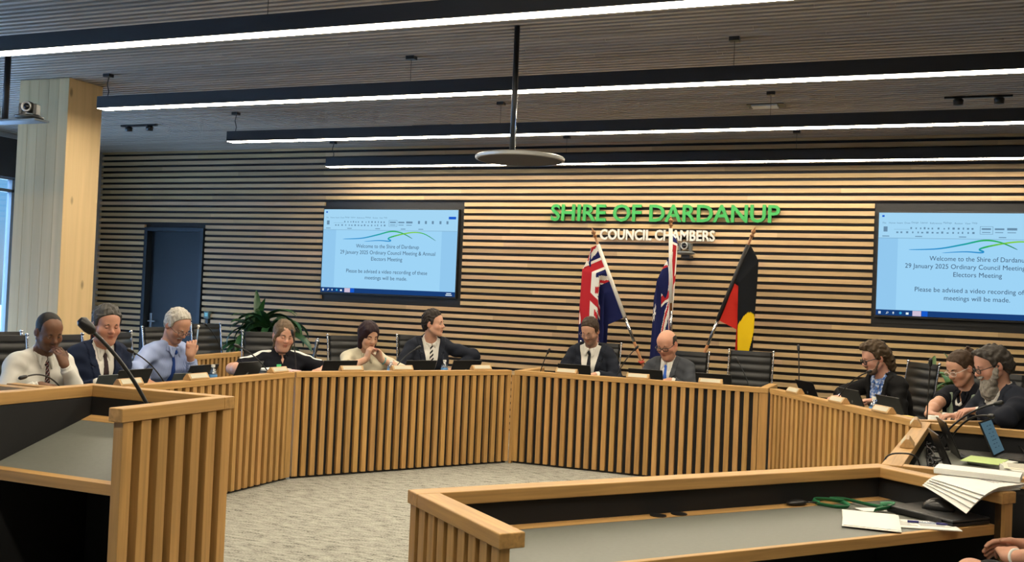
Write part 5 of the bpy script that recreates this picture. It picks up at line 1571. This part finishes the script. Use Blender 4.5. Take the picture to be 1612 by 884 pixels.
# ------------------------------------------------------------------ plants
def leaf_mesh(m, p0, az, length, width, rise, droop, rnd, twist=0.0):
    n = 9; L = []; R = []; C = []
    h = Vector((math.cos(az), math.sin(az), 0)); side = Vector((-h.y, h.x, 0))
    pos = Vector(p0); el = rise
    for k in range(n + 1):
        s = k / n; w = width * (math.sin(PI * min(s * .92 + .06, 1)) ** .8)
        nrm = h * -math.sin(el) + Vector((0, 0, math.cos(el)))
        sd = side * math.cos(twist) + nrm * math.sin(twist)
        C.append(pos.copy()); L.append(pos + sd * w / 2 + nrm * w * .16); R.append(pos - sd * w / 2 + nrm * w * .16)
        pos = pos + (h * math.cos(el) + Vector((0, 0, math.sin(el)))) * length / n
        el -= droop / n * (.6 + .8 * s)
    m.grid([L, C, R], 0, Vector((1, 1, 1)) * rnd.uniform(.6, 1.35))
def plant(name, label, loc, pot_h, n, h, spread, col, wid, seed, stems=5, hint=None):
    t = thing(name, label, 'plant', loc); rnd = random.Random(seed)
    MB().lathe([(.0, 0), (.15, 0), (.20, pot_h), (.185, pot_h), (.17, pot_h - .04), (0, pot_h - .04)], 28).build('pot', flat('pot_charcoal', (.02, .021, .023), .5), t, smooth=False)
    MB().lathe([(.0, 0), (.17, 0), (.0, .02)], 20, (0, 0, pot_h - .038)).build('soil', flat('soil', (.02, .014, .01), .95), t)
    S = []
    for k in range(stems):
        a = rnd.uniform(0, 2 * PI); r = rnd.uniform(.02, .09); top = h * rnd.uniform(.45, .85)
        p = [Vector((r * math.cos(a), r * math.sin(a), pot_h - .03)), Vector((r * 1.3 * math.cos(a), r * 1.3 * math.sin(a), pot_h + top * .5)), Vector((r * 1.8 * math.cos(a), r * 1.8 * math.sin(a), pot_h + top))]
        MB().tube(p, [.013, .011, .008], 7).build('stem', flat('stem_green', (.10, .12, .03), .6), t, smooth=True)
        S.append(p)
    mat = flat('leaf_' + name, col, .35, attr=None)
    if 'leaf_a_' + name not in MATS:
        mm, nt, b = newmat('leaf_a_' + name); b.inputs['Roughness'].default_value = .35
        at = nt.nodes.new('ShaderNodeAttribute'); at.attribute_name = 'tone'
        mx = nt.nodes.new('ShaderNodeMix'); mx.data_type = 'RGBA'; mx.blend_type = 'MULTIPLY'; mx.inputs['Factor'].default_value = 1; mx.inputs['A'].default_value = (*col, 1)
        nt.links.new(at.outputs['Color'], mx.inputs['B']); nt.links.new(mx.outputs['Result'], b.inputs['Base Color']); MATS['leaf_a_' + name] = mm
    m = MB()
    for k in range(n):
        p = S[k % stems]; f = rnd.uniform(.35, 1.0); q = p[1].lerp(p[2], f) if rnd.random() < .75 else p[0].lerp(p[1], f)
        leaf_mesh(m, q, 2.4 * k + rnd.uniform(-.4, .4), spread * rnd.uniform(.7, 1.1), wid * rnd.uniform(.8, 1.2), rnd.uniform(.3, 1.25), rnd.uniform(1.6, 2.9), rnd, rnd.uniform(-.4, .4))
    for p in S[:2]:
        leaf_mesh(m, p[2], rnd.uniform(0, 6), spread * .8, wid * .9, 1.35, .5, rnd)
    o = m.build('foliage', MATS['leaf_a_' + name], t, smooth=True, fix=False)
    return t
plant('leafy_plant', 'dark green leafy plant in a pot behind the person in the striped polo', (-7.52, 10.35, 0), .50, 92, .74, .60, (.022, .075, .024), .10, 11, 7)
plant('broadleaf_plant', 'bright green broad-leaved plant behind the empty black chair back', (.18, 10.15, 0), .45, 22, .66, .34, (.075, .17, .035), .10, 5, 4)

# ------------------------------------------------------------------ things on the desks
def make_laptop():
    t = thing('laptop', 'laptop', 'laptop', (0, 0, 0), 0, 'laptops on the council desks')
    m = MB(); m.box(-.165, .165, 0, .23, 0, .016); m.build('base', plastic, t, bevel=.003)
    m = MB(); m.box(-.145, .145, .03, .13, .0155, .0175); m.build('keyboard', soft_black, t)
    a = math.radians(24); uy, uz = -math.sin(a), math.cos(a)
    c = Vector((0, uy * .108, .014 + uz * .108)); lid = MB().obox(c, (.165, 0, 0), (0, uz * .0035, -uy * .0035), (0, uy * .108, uz * .108)).build('lid', plastic, t, bevel=.002)
    nrm = Vector((0, uz, -uy)).normalized()
    MB().obox(c + nrm * .0042, (.155, 0, 0), nrm * .0006, (0, uy * .097, uz * .097)).build('screen', flat('laptop_screen', (.004, .0045, .005), .25), lid)
    m = MB()
    for k, dx in enumerate((-.010, -.002, .006)): m.obox(c - nrm * .004 + Vector((dx + .002, 0, 0)), (.0018, 0, .0), nrm * .0008, Vector((.006, uy * (.008 + .006 * (k == 1)), uz * (.008 + .006 * (k == 1)))))
    m.build('logo_mark', flat('logo_grey', (.30, .31, .30), .4), lid)
    return t
lap0 = make_laptop(); _lu = [False]
def laptop(x, y, z, rz, label):
    rz = math.radians(rz)
    if _lu[0]: return dup(lap0, (x, y, z), rz, label)
    _lu[0] = True; lap0.location = (x, y, z); lap0.rotation_euler = (0, 0, rz); lap0['label'] = label
    return lap0
W1, R1, R2, R3, R4 = WS + .002, 90, 58.4, 0, -57.8
laptop(-5.16, 5.55, W1, R1, 'open black laptop in front of the grey-haired person in navy')
laptop(-5.16, 6.28, W1, R1, 'open black laptop in front of the white-haired person')
laptop(-5.16, 6.86, W1, R1, 'open black laptop next to the water bottle, before the papers')
laptop(-4.80, 7.72, W1, R2, 'open black laptop between the two seated women')
laptop(-4.37, 8.44, W1, R2, 'open black laptop before the person in the striped tie, beside the cream blouse')
laptop(-4.10, 8.88, W1, R2, 'open black laptop under the sleeve of the person in the striped tie')
laptop(-3.10, 9.36, W1, R3, 'open black laptop in front of the person with stubble')
laptop(-2.39, 9.36, W1, R3, 'open black laptop in front of the balding person')
laptop(-1.75, 9.36, W1, R3, 'open black laptop between the balding person and the empty chair')
laptop(-.86, 9.19, W1, R4, 'open black laptop near the corner, ahead of the bespectacled person in black')
laptop(-.45, 8.55, W1, R4, 'open black laptop beneath the person in the black jacket')
laptop(-.145, 8.07, W1, R4, 'open black laptop by the bare arm of the person in sage polo')
def tablet(x, y, z, rz, label, w=.20, h=.20):
    t = thing('tablet', label, 'tablet', (x, y, z + .0012), math.radians(rz), 'tablets on stands')
    a = math.radians(22); u = Vector((0, -math.sin(a), math.cos(a))); n = Vector((0, math.cos(a), math.sin(a)))
    MB().obox(u * (h / 2 + .004), (w / 2, 0, 0), n * .004, u * (h / 2)).build('body', flat('tablet_grey', (.055, .068, .072), .35), t, bevel=.002)
    MB().quad8([(-.05, .0, 0), (.05, .0, 0), (.05, .10, 0), (-.05, .10, 0), (-.05, .012, .012), (.05, .012, .012), (.05, .10, .006), (-.05, .10, .006)]).build('stand', plastic, t)
tablet(-5.13, 5.28, WS, 84, 'grey tablet leaning beside the laptop of the grey-haired person', .16)
tablet(-5.13, 6.03, WS, 84, 'grey tablet leaning beside the laptop of the white-haired person', .17, .17)

def make_plate():
    t = thing('name_plate', 'name plate', 'name plate', (0, 0, 0), 0, 'wooden name plates')
    L = .105; P = [(-.034, 0), (.034, 0), (.034, .010), (.008, .046), (-.008, .046), (-.034, .010)]
    m = MB(); m.loft([[(s * L, y, z) for y, z in P] for s in (-1, 1)]); m.build('block', wood('plate_timber', (.46, .29, .125), 'x', .2, .4, tone=False), t, bevel=.002)
    a = Vector((0, -.034, .010)); b = Vector((0, -.008, .046)); c = (a + b) / 2; u = (b - a).normalized(); n = Vector((0, -u.z, u.y))
    MB().obox(c + n * .0008, (L * .84, 0, 0), n * .001, u * .017).build('insert', flat('plate_paper', (.50, .47, .36), .6), t)
    return t
pl0 = make_plate(); _pu = [False]
def plate(x, y, rz, label, z=CAP + .0012):
    if _pu[0]: return dup(pl0, (x, y, z), math.radians(rz), label)
    _pu[0] = True; pl0.location = (x, y, z); pl0.rotation_euler = (0, 0, math.radians(rz)); pl0['label'] = label
plate(-4.82, 5.21, 90, 'wooden name plate before the grey-haired person in navy')
plate(-4.82, 5.88, 90, 'wooden name plate before the white-haired person in blue')
plate(-4.82, 6.87, 90, 'wooden name plate leaning against the stack of papers')
plate(-4.535, 7.535, R2, 'wooden name plate in front of the person in the cream blouse')
plate(-4.275, 7.965, R2, 'wooden name plate in front of the person in the striped tie')
plate(-3.825, 8.695, R2, 'wooden name plate at the corner by the striped-tie person')
plate(-3.075, 9.005, 0, 'wooden name plate before the person with stubble')
plate(-2.385, 9.005, 0, 'wooden name plate before the balding person')
plate(-1.72, 9.005, 0, 'wooden name plate before the laptop by the empty chair')
plate(-.945, 8.60, R4, 'wooden name plate nearest the corner below the lone microphone')
plate(-.555, 7.98, R4, 'wooden name plate below the person in the black jacket')
plate(-.22, 7.445, R4, 'wooden name plate with the water bottle behind it')
plate(-.01, 6.72, -90, 'wooden block name plate seen end-on, beside the upper papers')
plate(-.045, 5.62, -90, 'wooden block name plate seen end-on, nearest on the staff desk rail')

def mic(base, tip, label, bend=.0, head=(.013, .055), r=.0048, z0=None):
    base = (base[0], base[1], base[2] + .0012)
    t = thing('gooseneck_microphone', label, 'microphone', base, 0, 'gooseneck microphones')
    B, T = Vector((0, 0, 0)), Vector(tip) - Vector(base)
    MB().lathe([(.0, 0), (.028, 0), (.026, .012), (.010, .018), (.0, .02)], 16).build('base', plastic, t, smooth=True)
    up = Vector((0, 0, T.length * (.30 + bend))); P = []
    for k in range(17):
        s = k / 16
        P.append((1 - s) ** 2 * Vector((0, 0, .012)) + 2 * s * (1 - s) * (T * .42 + up * .75) + s * s * T)
    MB().tube(P, r, 8).build('stem', flat('mic_stem', (.02, .021, .022), .35, .3), t, smooth=True)
    d = (P[-1] - P[-3]).normalized(); R_, H_ = head
    MB().tube([P[-1] - d * .01, P[-1], P[-1] + d * H_ * .3, P[-1] + d * H_ * .8, P[-1] + d * H_], [r, R_ * .8, R_, R_, R_ * .5], 12).build('head', plastic, t, smooth=True)
    return t
mic((-5.08, 4.98, WS), (-5.08, 4.62, .957), 'low gooseneck microphone stretching before the white shirt', .25)
mic((-5.06, 5.90, WS), (-5.13, 5.57, 1.075), 'gooseneck microphone rising beside the arm of the blue shirt')
mic((-4.93, 7.02, WS), (-5.05, 6.66, 1.085), 'gooseneck microphone leaning over the stacked papers')
mic((-6.88, 8.85, WS), (-6.88, 8.52, 1.15), 'gooseneck microphone on the low side desk')
mic((-5.03, 7.45, WS), (-5.06, 7.41, 1.165), 'upright gooseneck microphone before the face of the person in striped polo', .1)
mic((-4.53, 8.16, WS), (-4.38, 8.43, 1.06), 'gooseneck microphone leaning from the cream blouse to the navy suit')
mic((-3.49, 9.34, WS), (-3.40, 9.34, 1.045), 'gooseneck microphone alone by the desk corner, away from people')
mic((-2.73, 9.34, WS), (-2.52, 9.34, 1.13), 'gooseneck microphone between the two people in front of the flags')
mic((-1.40, 9.34, WS), (-1.54, 9.34, 1.075), 'gooseneck microphone in front of the empty chair')
mic((-.99, 9.34, WS), (-1.015, 9.40, 1.21), 'tall upright gooseneck microphone at the angled desk corner', .1)
mic((-.66, 8.58, WS), (-.37, 8.20, 1.115), 'gooseneck microphone reaching to the mouth of the person in black jacket')
mic((.06, 7.83, WS), (.07, 7.75, 1.215), 'tall upright gooseneck microphone before the person in sage polo', .1)
mic((.10, 6.84, .735), (.42, 6.62, 1.06), 'gooseneck microphone arching over the staff laptops', .02, r=.006)
mic((.165, 6.86, .735), (.375, 6.35, 1.01), 'lower gooseneck microphone arching over the staff laptops', .02, r=.006)
# lectern microphone
t = mic((-2.62, 2.975, 1.035), (-2.77, 2.80, 1.375), 'tall gooseneck microphone with foam head on the lectern', -.05, (.021, .062), .0072)

def bottle(x, y, z, label):
    t = thing('water_bottle', label, 'bottle', (x, y, z + .0012), .6, 'water bottles')
    pr = [(.0, 0), (.030, 0), (.033, .008), (.033, .05), (.031, .055), (.033, .06), (.033, .142), (.028, .165), (.014, .185), (.013, .20)]
    MB().lathe(pr, 20).build('bottle_body', glass('clear_plastic', (.80, .86, .90), .7, .18), t, smooth=True)
    MB().lathe([(.0335, .088), (.0339, .089), (.0339, .138), (.0335, .139)], 20).build('label_wrap', flat('bottle_label', (.10, .30, .62), .5), t, smooth=True)
    MB().lathe([(.0, .196), (.015, .196), (.015, .215), (.0, .216)], 16).build('cap', paper, t)
bottle(-5.02, 6.31, WS, 'water bottle with a blue label beside the wooden name plate and laptop')
bottle(-.30, 7.83, WS, 'water bottle with a blue label below the floral shirt')
bottle(-4.17, 8.62, WS, 'water bottle in front of the striped tie')
bottle(-4.46, 8.10, WS, 'water bottle beside the elbow of the cream blouse')

def sheets(name, label, loc, rz, layers, group=None, lines=0):
    """a pile of paper: each layer its own part (dx, dy, rot, w, d, thickness, material)"""
    t = thing(name, label, 'papers', (loc[0], loc[1], loc[2] + .0012), math.radians(rz), group); z = 0; rnd = random.Random(len(label))
    for k, (dx, dy, r, w, d, th, mat) in enumerate(layers):
        r = math.radians(r); c, s = math.cos(r), math.sin(r)
        n = max(1, int(th / .006)); m = MB()
        for q in range(n):
            jx, jy = (rnd.uniform(-.003, .003), rnd.uniform(-.003, .003)) if n > 1 else (0, 0)
            m.obox((dx + jx, dy + jy, z + th * (q + .5) / n), (c * w / 2, s * w / 2, 0), (-s * d / 2, c * d / 2, 0), (0, 0, th / n / 2))
        o = m.build('sheet' if th < .006 else 'paper_stack', mat, t); z += th
        if lines and k == len(layers) - 1:
            m = MB()
            for q in range(lines):
                yy = d * (.40 - .75 * q / lines); ww = w * rnd.uniform(.25, .42)
                for x0 in ((-w * .42, 0) if rnd.random() < .8 else (-w * .42,)):
                    a, b = x0 + (.01 if x0 == 0 else 0), x0 + ww
                    m.obox((dx + c * (a + b) / 2 - s * yy, dy + s * (a + b) / 2 + c * yy, z + .0003), (c * (b - a) / 2, s * (b - a) / 2, 0), (-s * .0016, c * .0016, 0), (0, 0, .0003))
            m.build('printed_lines', flat('print_grey', (.30, .30, .30), .8), o)
    return t
cream_p = flat('paper_cream', (.66, .63, .52), .85); pink_p = flat('paper_pink', (.68, .44, .45), .85); yel_p = flat('paper_yellow', (.66, .50, .15), .85); grn_p = flat('paper_lime', (.48, .62, .25), .85); mint_p = flat('paper_mint', (.52, .60, .55), .85)
sheets('paper_stack', 'thick stack of white, pink and cream papers before the striped polo', (-5.08, 7.22, WS), 80, [(0, 0, 0, .28, .20, .085, cream_p), (.01, .0, 6, .29, .21, .030, paper), (.05, -.02, -8, .25, .20, .012, pink_p), (-.04, .01, 3, .26, .19, .014, paper)])
t = thing('sticky_tag', 'bright green tag standing on the stacked papers', 'tag', (-5.10, 7.28, WS + .1435), math.radians(70))
MB().box(-.022, .022, -.002, .002, 0, .030).build('tag', flat('tag_green', (.08, .50, .20), .7), t)
sheets('paper_stack', 'spread of white and mint papers under the arm of the person in sage polo', (.08, 7.54, WS), -50, [(0, 0, 0, .28, .22, .060, paper), (-.05, .02, 12, .30, .21, .020, mint_p), (.06, -.01, -10, .30, .21, .016, paper)], None)
sheets('folder', 'yellow folder corner on the angled desk beside the mint papers', (-.085, 7.74, WS), -57, [(0, 0, 0, .12, .12, .10, yel_p)])
t = thing('paper_roll', 'small white tape roll lying on the shared papers', 'roll', (.10, 7.575, WS + .099))
m = MB(); m.lathe([(.018, 0), (.035, 0), (.035, .035), (.018, .035), (.018, 0)], 24); m.build('roll', paper, t, smooth=False)
t = thing('pill_bottle', 'small white-capped bottle beside the tape roll', 'bottle', (.17, 7.50, WS + .099))
MB().lathe([(0, 0), (.016, 0), (.016, .045), (.013, .05)], 16).build('bottle_body', flat('pill_grey', (.25, .26, .26), .4), t, smooth=True); MB().lathe([(0, .05), (.017, .05), (.017, .068), (0, .069)], 16).build('cap', paper, t)
# pen in the white-haired person's hand
t = thing('pen', 'pale blue and white pen held up by the white-haired person', 'pen', (-5.40, 6.565, 1.09), 0)
m = MB(); m.tube([(0, 0, 0), (.0, .012, .12)], .0055, 8); m.build('barrel', flat('pen_blue', (.25, .42, .68), .4), t, smooth=True); m = MB(); m.ball((0, .0145, .145), .012); m.tube([(.0, .012, .12), (0, .0145, .145)], .006, 8); m.build('cap', paper, t, smooth=True)

# staff desk seen end-on
def staff_laptop(x, y, rz, label):
    t = dup(lap0, (x, y, .7365), math.radians(rz), label, 'laptops on the staff desk')
    return t
staff_laptop(.165, 5.86, -82, 'dark laptop standing edge-on nearest on the staff desk')
staff_laptop(.215, 6.60, -82, 'dark laptop standing edge-on behind the nearest one, staff desk')
t = staff_laptop(.46, 6.74, -104, 'open laptop showing a grey document, on the staff desk')
a = math.radians(24); uy, uz = -math.sin(a), math.cos(a); c = Vector((0, uy * .108, .014 + uz * .108)); nrm = Vector((0, uz, -uy)).normalized()
lid = [q for q in t.children if q.name.startswith('lid')][0]
MB().obox(c + nrm * .0052, (.155, 0, 0), nrm * .0004, (0, uy * .097, uz * .097)).build('document_view', emit('laptop_glow', srgb(74, 100, 112), 1.0), lid)
m = MB(); rnd = random.Random(3)
for k in range(7):
    for q in range(2):
        m.obox(c + nrm * .0058 + Vector((-.05 + q * .07 + rnd.uniform(-.02, .02), 0, 0)) + Vector((0, uy, uz)) * (.07 - k * .022), (rnd.uniform(.012, .03), 0, 0), nrm * .0003, Vector((0, uy, uz)) * .002)
m.build('document_lines', emit('laptop_ink', srgb(40, 58, 70), 1.0), lid)
def cable(label, pts, r=.005):
    t = thing('cable', label, 'cable', pts[0], 0, 'black cables on the staff desk'); p0 = Vector(pts[0]); P = [Vector(p) - p0 for p in pts]; Q = []
    for i in range(len(P) - 1):
        a, b, c_, d = P[max(i - 1, 0)], P[i], P[i + 1], P[min(i + 2, len(P) - 1)]
        for k in range(6):
            f = k / 6; Q.append(.5 * ((2 * b) + (c_ - a) * f + (2 * a - 5 * b + 4 * c_ - d) * f * f + (3 * b - a - 3 * c_ + d) * f ** 3))
    Q.append(P[-1]); MB().tube(Q, r, 7).build('lead', plastic, t, smooth=True)
rnd = random.Random(9); z = .742
for k in range(9):
    pts = [(rnd.uniform(.06, .11), rnd.uniform(5.7, 6.5), z + .004 * k)]
    for q in range(6): pts.append((min(max(pts[-1][0] + rnd.uniform(-.06, .06), .058), .125), min(max(pts[-1][1] + rnd.uniform(-.14, .22), 5.6), 6.78), z + .003 * k + rnd.uniform(0, .035)))
    cable('black cable tangled among the staff laptops', pts, .0042)
cable('black cable looped over the rail of the staff desk', [(-.16, 5.02, .80), (-.13, 5.03, .895), (-.07, 5.06, .915), (.0, 5.08, .90), (.03, 5.08, .80), (.04, 5.1, .745)], .004)
cable('white cable end curling behind the open staff laptop', [(.42, 6.95, .742), (.50, 6.98, .79), (.58, 6.95, .79), (.62, 6.86, .742)], .005)
sheets('paper_stack', 'lime green sheet over white papers on the staff desk', (.40, 6.36, .735), 62, [(0, 0, 0, .24, .18, .02, paper), (-.03, .03, 14, .28, .20, .003, grn_p)])
sheets('paper_stack', 'printed white papers fanned at the far side of the staff desk', (.58, 6.06, .735), 10, [(0, 0, 0, .27, .26, .035, paper), (.0, .02, -12, .28, .24, .003, cream_p)], None, 9)
sheets('paper_stack', 'white sheet with a yellow note near the end rail of the staff desk', (.50, 5.80, .735), 5, [(0, 0, 0, .30, .20, .012, paper), (.09, .0, 8, .09, .09, .002, yel_p)])
t = thing('sunglasses', 'pale-framed glasses lying on the end rail of the staff desk', 'glasses', (.64, 6.955, CAP), math.radians(-80))
m = MB()
for s in (1, -1): m.tube([(s * .035 + .028 * math.cos(b), 0, .030 + .026 * math.sin(b)) for b in [2 * PI * k / 18 for k in range(19)]], .004, 6)
m.tube([(-.008, 0, .034), (.008, 0, .034)], .003, 6)
for s in (1, -1): m.tube([(s * .063, 0, .035), (s * .066, .06, .022), (s * .066, .13, .006)], .003, 6)
m.build('frame', white_paint, t, smooth=True)
m = MB()
for s in (1, -1): m.lathe([(.0, 0), (.026, 0), (.026, .002), (0, .002)], 18, (s * .035, 0, 0))
m.v = [(x, z_, y + .030) for x, y, z_ in m.v]; m.build('dark_lens', plastic, t)

# near desk: things on its grey top (z .75) and its rail (z .885)
ZT = .751
ang = math.atan2(1.77, 1.46)
t = thing('closed_laptop', 'closed black laptop lying under a mouse on the near desk', 'laptop', (.085, 4.425, ZT), ang - PI / 2)
m = MB(); m.box(-.158, .158, -.11, .11, 0.001, .017); m.build('base', plastic, t, bevel=.004)
m = MB(); m.box(-.158, .158, -.11, .11, .0185, .028); m.build('lid', flat('laptop_charcoal', (.032, .033, .034), .38), t, bevel=.004)
m = MB(); m.box(-.11, .11, -.113, -.1105, .008, .024); m.build('hinge', plastic, t)
t = thing('mouse', 'black computer mouse resting on the closed laptop', 'mouse', (.09, 4.45, ZT + .029), ang - 1.1)
m = MB(); rings = []
for k in range(9):
    s = k / 8; x = -.06 + .12 * s; w = .036 * math.sin(PI * (.12 + .80 * s)) ** .6; hh = .046 * math.sin(PI * (.10 + .84 * s)) ** .75
    rings.append([(x, w * math.cos(b), max(hh * math.sin(b), 0.0)) for b in [PI * j / 10 for j in range(11)]] + [(x, -w * .5, 0), (x, w * .5, 0)])
m.loft(rings); m.build('shell', flat('mouse_black', (.014, .014, .014), .28), t, smooth=True)
sheets('folded_paper', 'folded blank white paper at the front edge of the near desk', (-.155, 4.17, ZT + .0045), 3, [(0, 0, 0, .21, .33, .002, paper), (-.003, .006, 2, .205, .31, .002, paper)])
sheets('printed_sheet', 'printed paper pad under a blue pen on the near desk', (.005, 4.215, ZT), 16, [(0, 0, 0, .30, .15, .0035, paper)], None, 9)
t = thing('pen', 'clear pen with blue cap lying on the printed pad', 'pen', (.05, 4.235, ZT + .0105), math.radians(10))
m = MB(); m.tube([(-.035, 0, 0), (.035, 0, 0)], .0035, 8); m.build('barrel', glass('pen_clear', (.8, .85, .95), .3), t, smooth=True)
MB().tube([(-.075, 0, 0), (-.035, 0, 0)], .0048, 8).build('cap', flat('pen_navy', (.02, .02, .16), .4), t, smooth=True)
MB().tube([(.030, 0, 0), (.060, 0, 0), (.072, 0, 0)], [.0046, .0046, .001], 8).build('tip', MATS['pen_navy'], t, smooth=True)
# lanyard
t = thing('lanyard', 'green lanyard with a white card on the near desk', 'lanyard', (-.255, 4.42, ZT + .001), 0)
def ribbon(pts, w):
    P = [Vector(p) for p in pts]; Q = []
    for i in range(len(P) - 1):
        a, b, c_, d = P[max(i - 1, 0)], P[i], P[i + 1], P[min(i + 2, len(P) - 1)]
        for k in range(6):
            f = k / 6; Q.append(.5 * ((2 * b) + (c_ - a) * f + (2 * a - 5 * b + 4 * c_ - d) * f * f + (3 * b - a - 3 * c_ + d) * f ** 3))
    Q.append(P[-1]); L = []; R = []
    for i, p in enumerate(Q):
        d = (Q[min(i + 1, len(Q) - 1)] - Q[max(i - 1, 0)]).normalized(); n = d.cross(Vector((0, 0, 1))); n = n.normalized() if n.length > 1e-4 else Vector((1, 0, 0))
        s = n * .5 + Vector((0, 0, .85)); L.append(p); R.append(p + s.normalized() * w)
    return MB().grid([L, R], .0012)
grn = flat('lanyard_green', (.012, .15, .055), .6)
ribbon([(-.12, -.02, 0), (-.04, -.06, .002), (.0, -.02, .002), (-.03, .05, .004), (-.09, .10, .004), (-.02, .13, .004), (.08, .05, .006), (.14, .03, .004), (.12, -.03, .003)], .018).build('strap', grn, t, smooth=True)
ribbon([(-.12, -.02, .0), (-.15, .04, .004), (-.10, .06, .008), (-.02, .06, .008)], .018).build('strap', grn, t, smooth=True)
ribbon([(.10, -.04, .0), (.15, .0, .01), (.17, .05, .018), (.12, .06, .008)], .02).build('strap', grn, t, smooth=True)
MB().obox((.09, -.01, .004), (.045, .03, 0), (-.018, .027, 0), (0, 0, .0012)).build('card', paper, t)
t = thing('card_reader', 'small black key fob lying on the cable strip of the near desk', 'key fob', (-.455, 4.35, ZT + .0015), ang)
m = MB(); m.ball((0, 0, .010), (.055, .028, .012), 16, 8); m.build('shell', plastic, t, smooth=True)
MB().tube([(.05, 0, .008), (.10, -.015, .006), (.14, .01, .005)], .004, 6).build('strap', plastic, t, smooth=True)
t = thing('paper_stack', 'fanned white documents drooping over the rail of the near desk', 'papers', (.22, 4.50, CAP), 0)
fd = Vector((.636, .771, 0)); rnd = random.Random(2)
for k in range(5):
    a_ = .06 * (k - 2) * .6; P = []
    for i in range(11):
        row = []
        for j in range(11):
            e1, e2 = Vector((.175, -.23, 0)), Vector((.185, .24, 0))
            q = e1 * (i / 10 - .5) + e2 * (j / 10 - .5); q = Vector((q.x * math.cos(a_) - q.y * math.sin(a_), q.x * math.sin(a_) + q.y * math.cos(a_), 0)) + Vector((.012, .01, 0)) * (k - 2) * .6
            al = (q + Vector((.22 + 1.62, 4.50 - 3.10, 0))).dot(fd); dd = max(0, 2.205 - al)
            q.z = .003 + k * .0045 - (.13 * dd + 1.9 * dd * dd) * (1.05 - .10 * k)
            row.append(q)
        P.append(row)
    o = MB().grid(P, .0022).build('sheet', paper, t, smooth=False)
m = MB()
for q in range(12):
    c = Vector((.03, .01, .0247)) + Vector((.185, .24, 0)) * (.36 - q * .055) ; w_ = rnd.uniform(.06, .11)
    al = (c + Vector((.175, -.23, 0)) * .2 + Vector((1.84, 1.40, 0))).dot(fd)
    if al > 2.24: m.obox(c + Vector((.175, -.23, 0)) * .12, Vector((.605, -.795, 0)) * w_ * .5, Vector((.61, .79, 0)) * .0018, (0, 0, .0004))
if m.f: m.build('printed_lines', flat('print_grey', (.30, .30, .30), .8), o)
sheets('paper_stack', 'thick white pad lying on top of the fanned documents', (.235, 4.60, CAP + .0245), -8, [(0, 0, 0, .32, .15, .022, paper)])
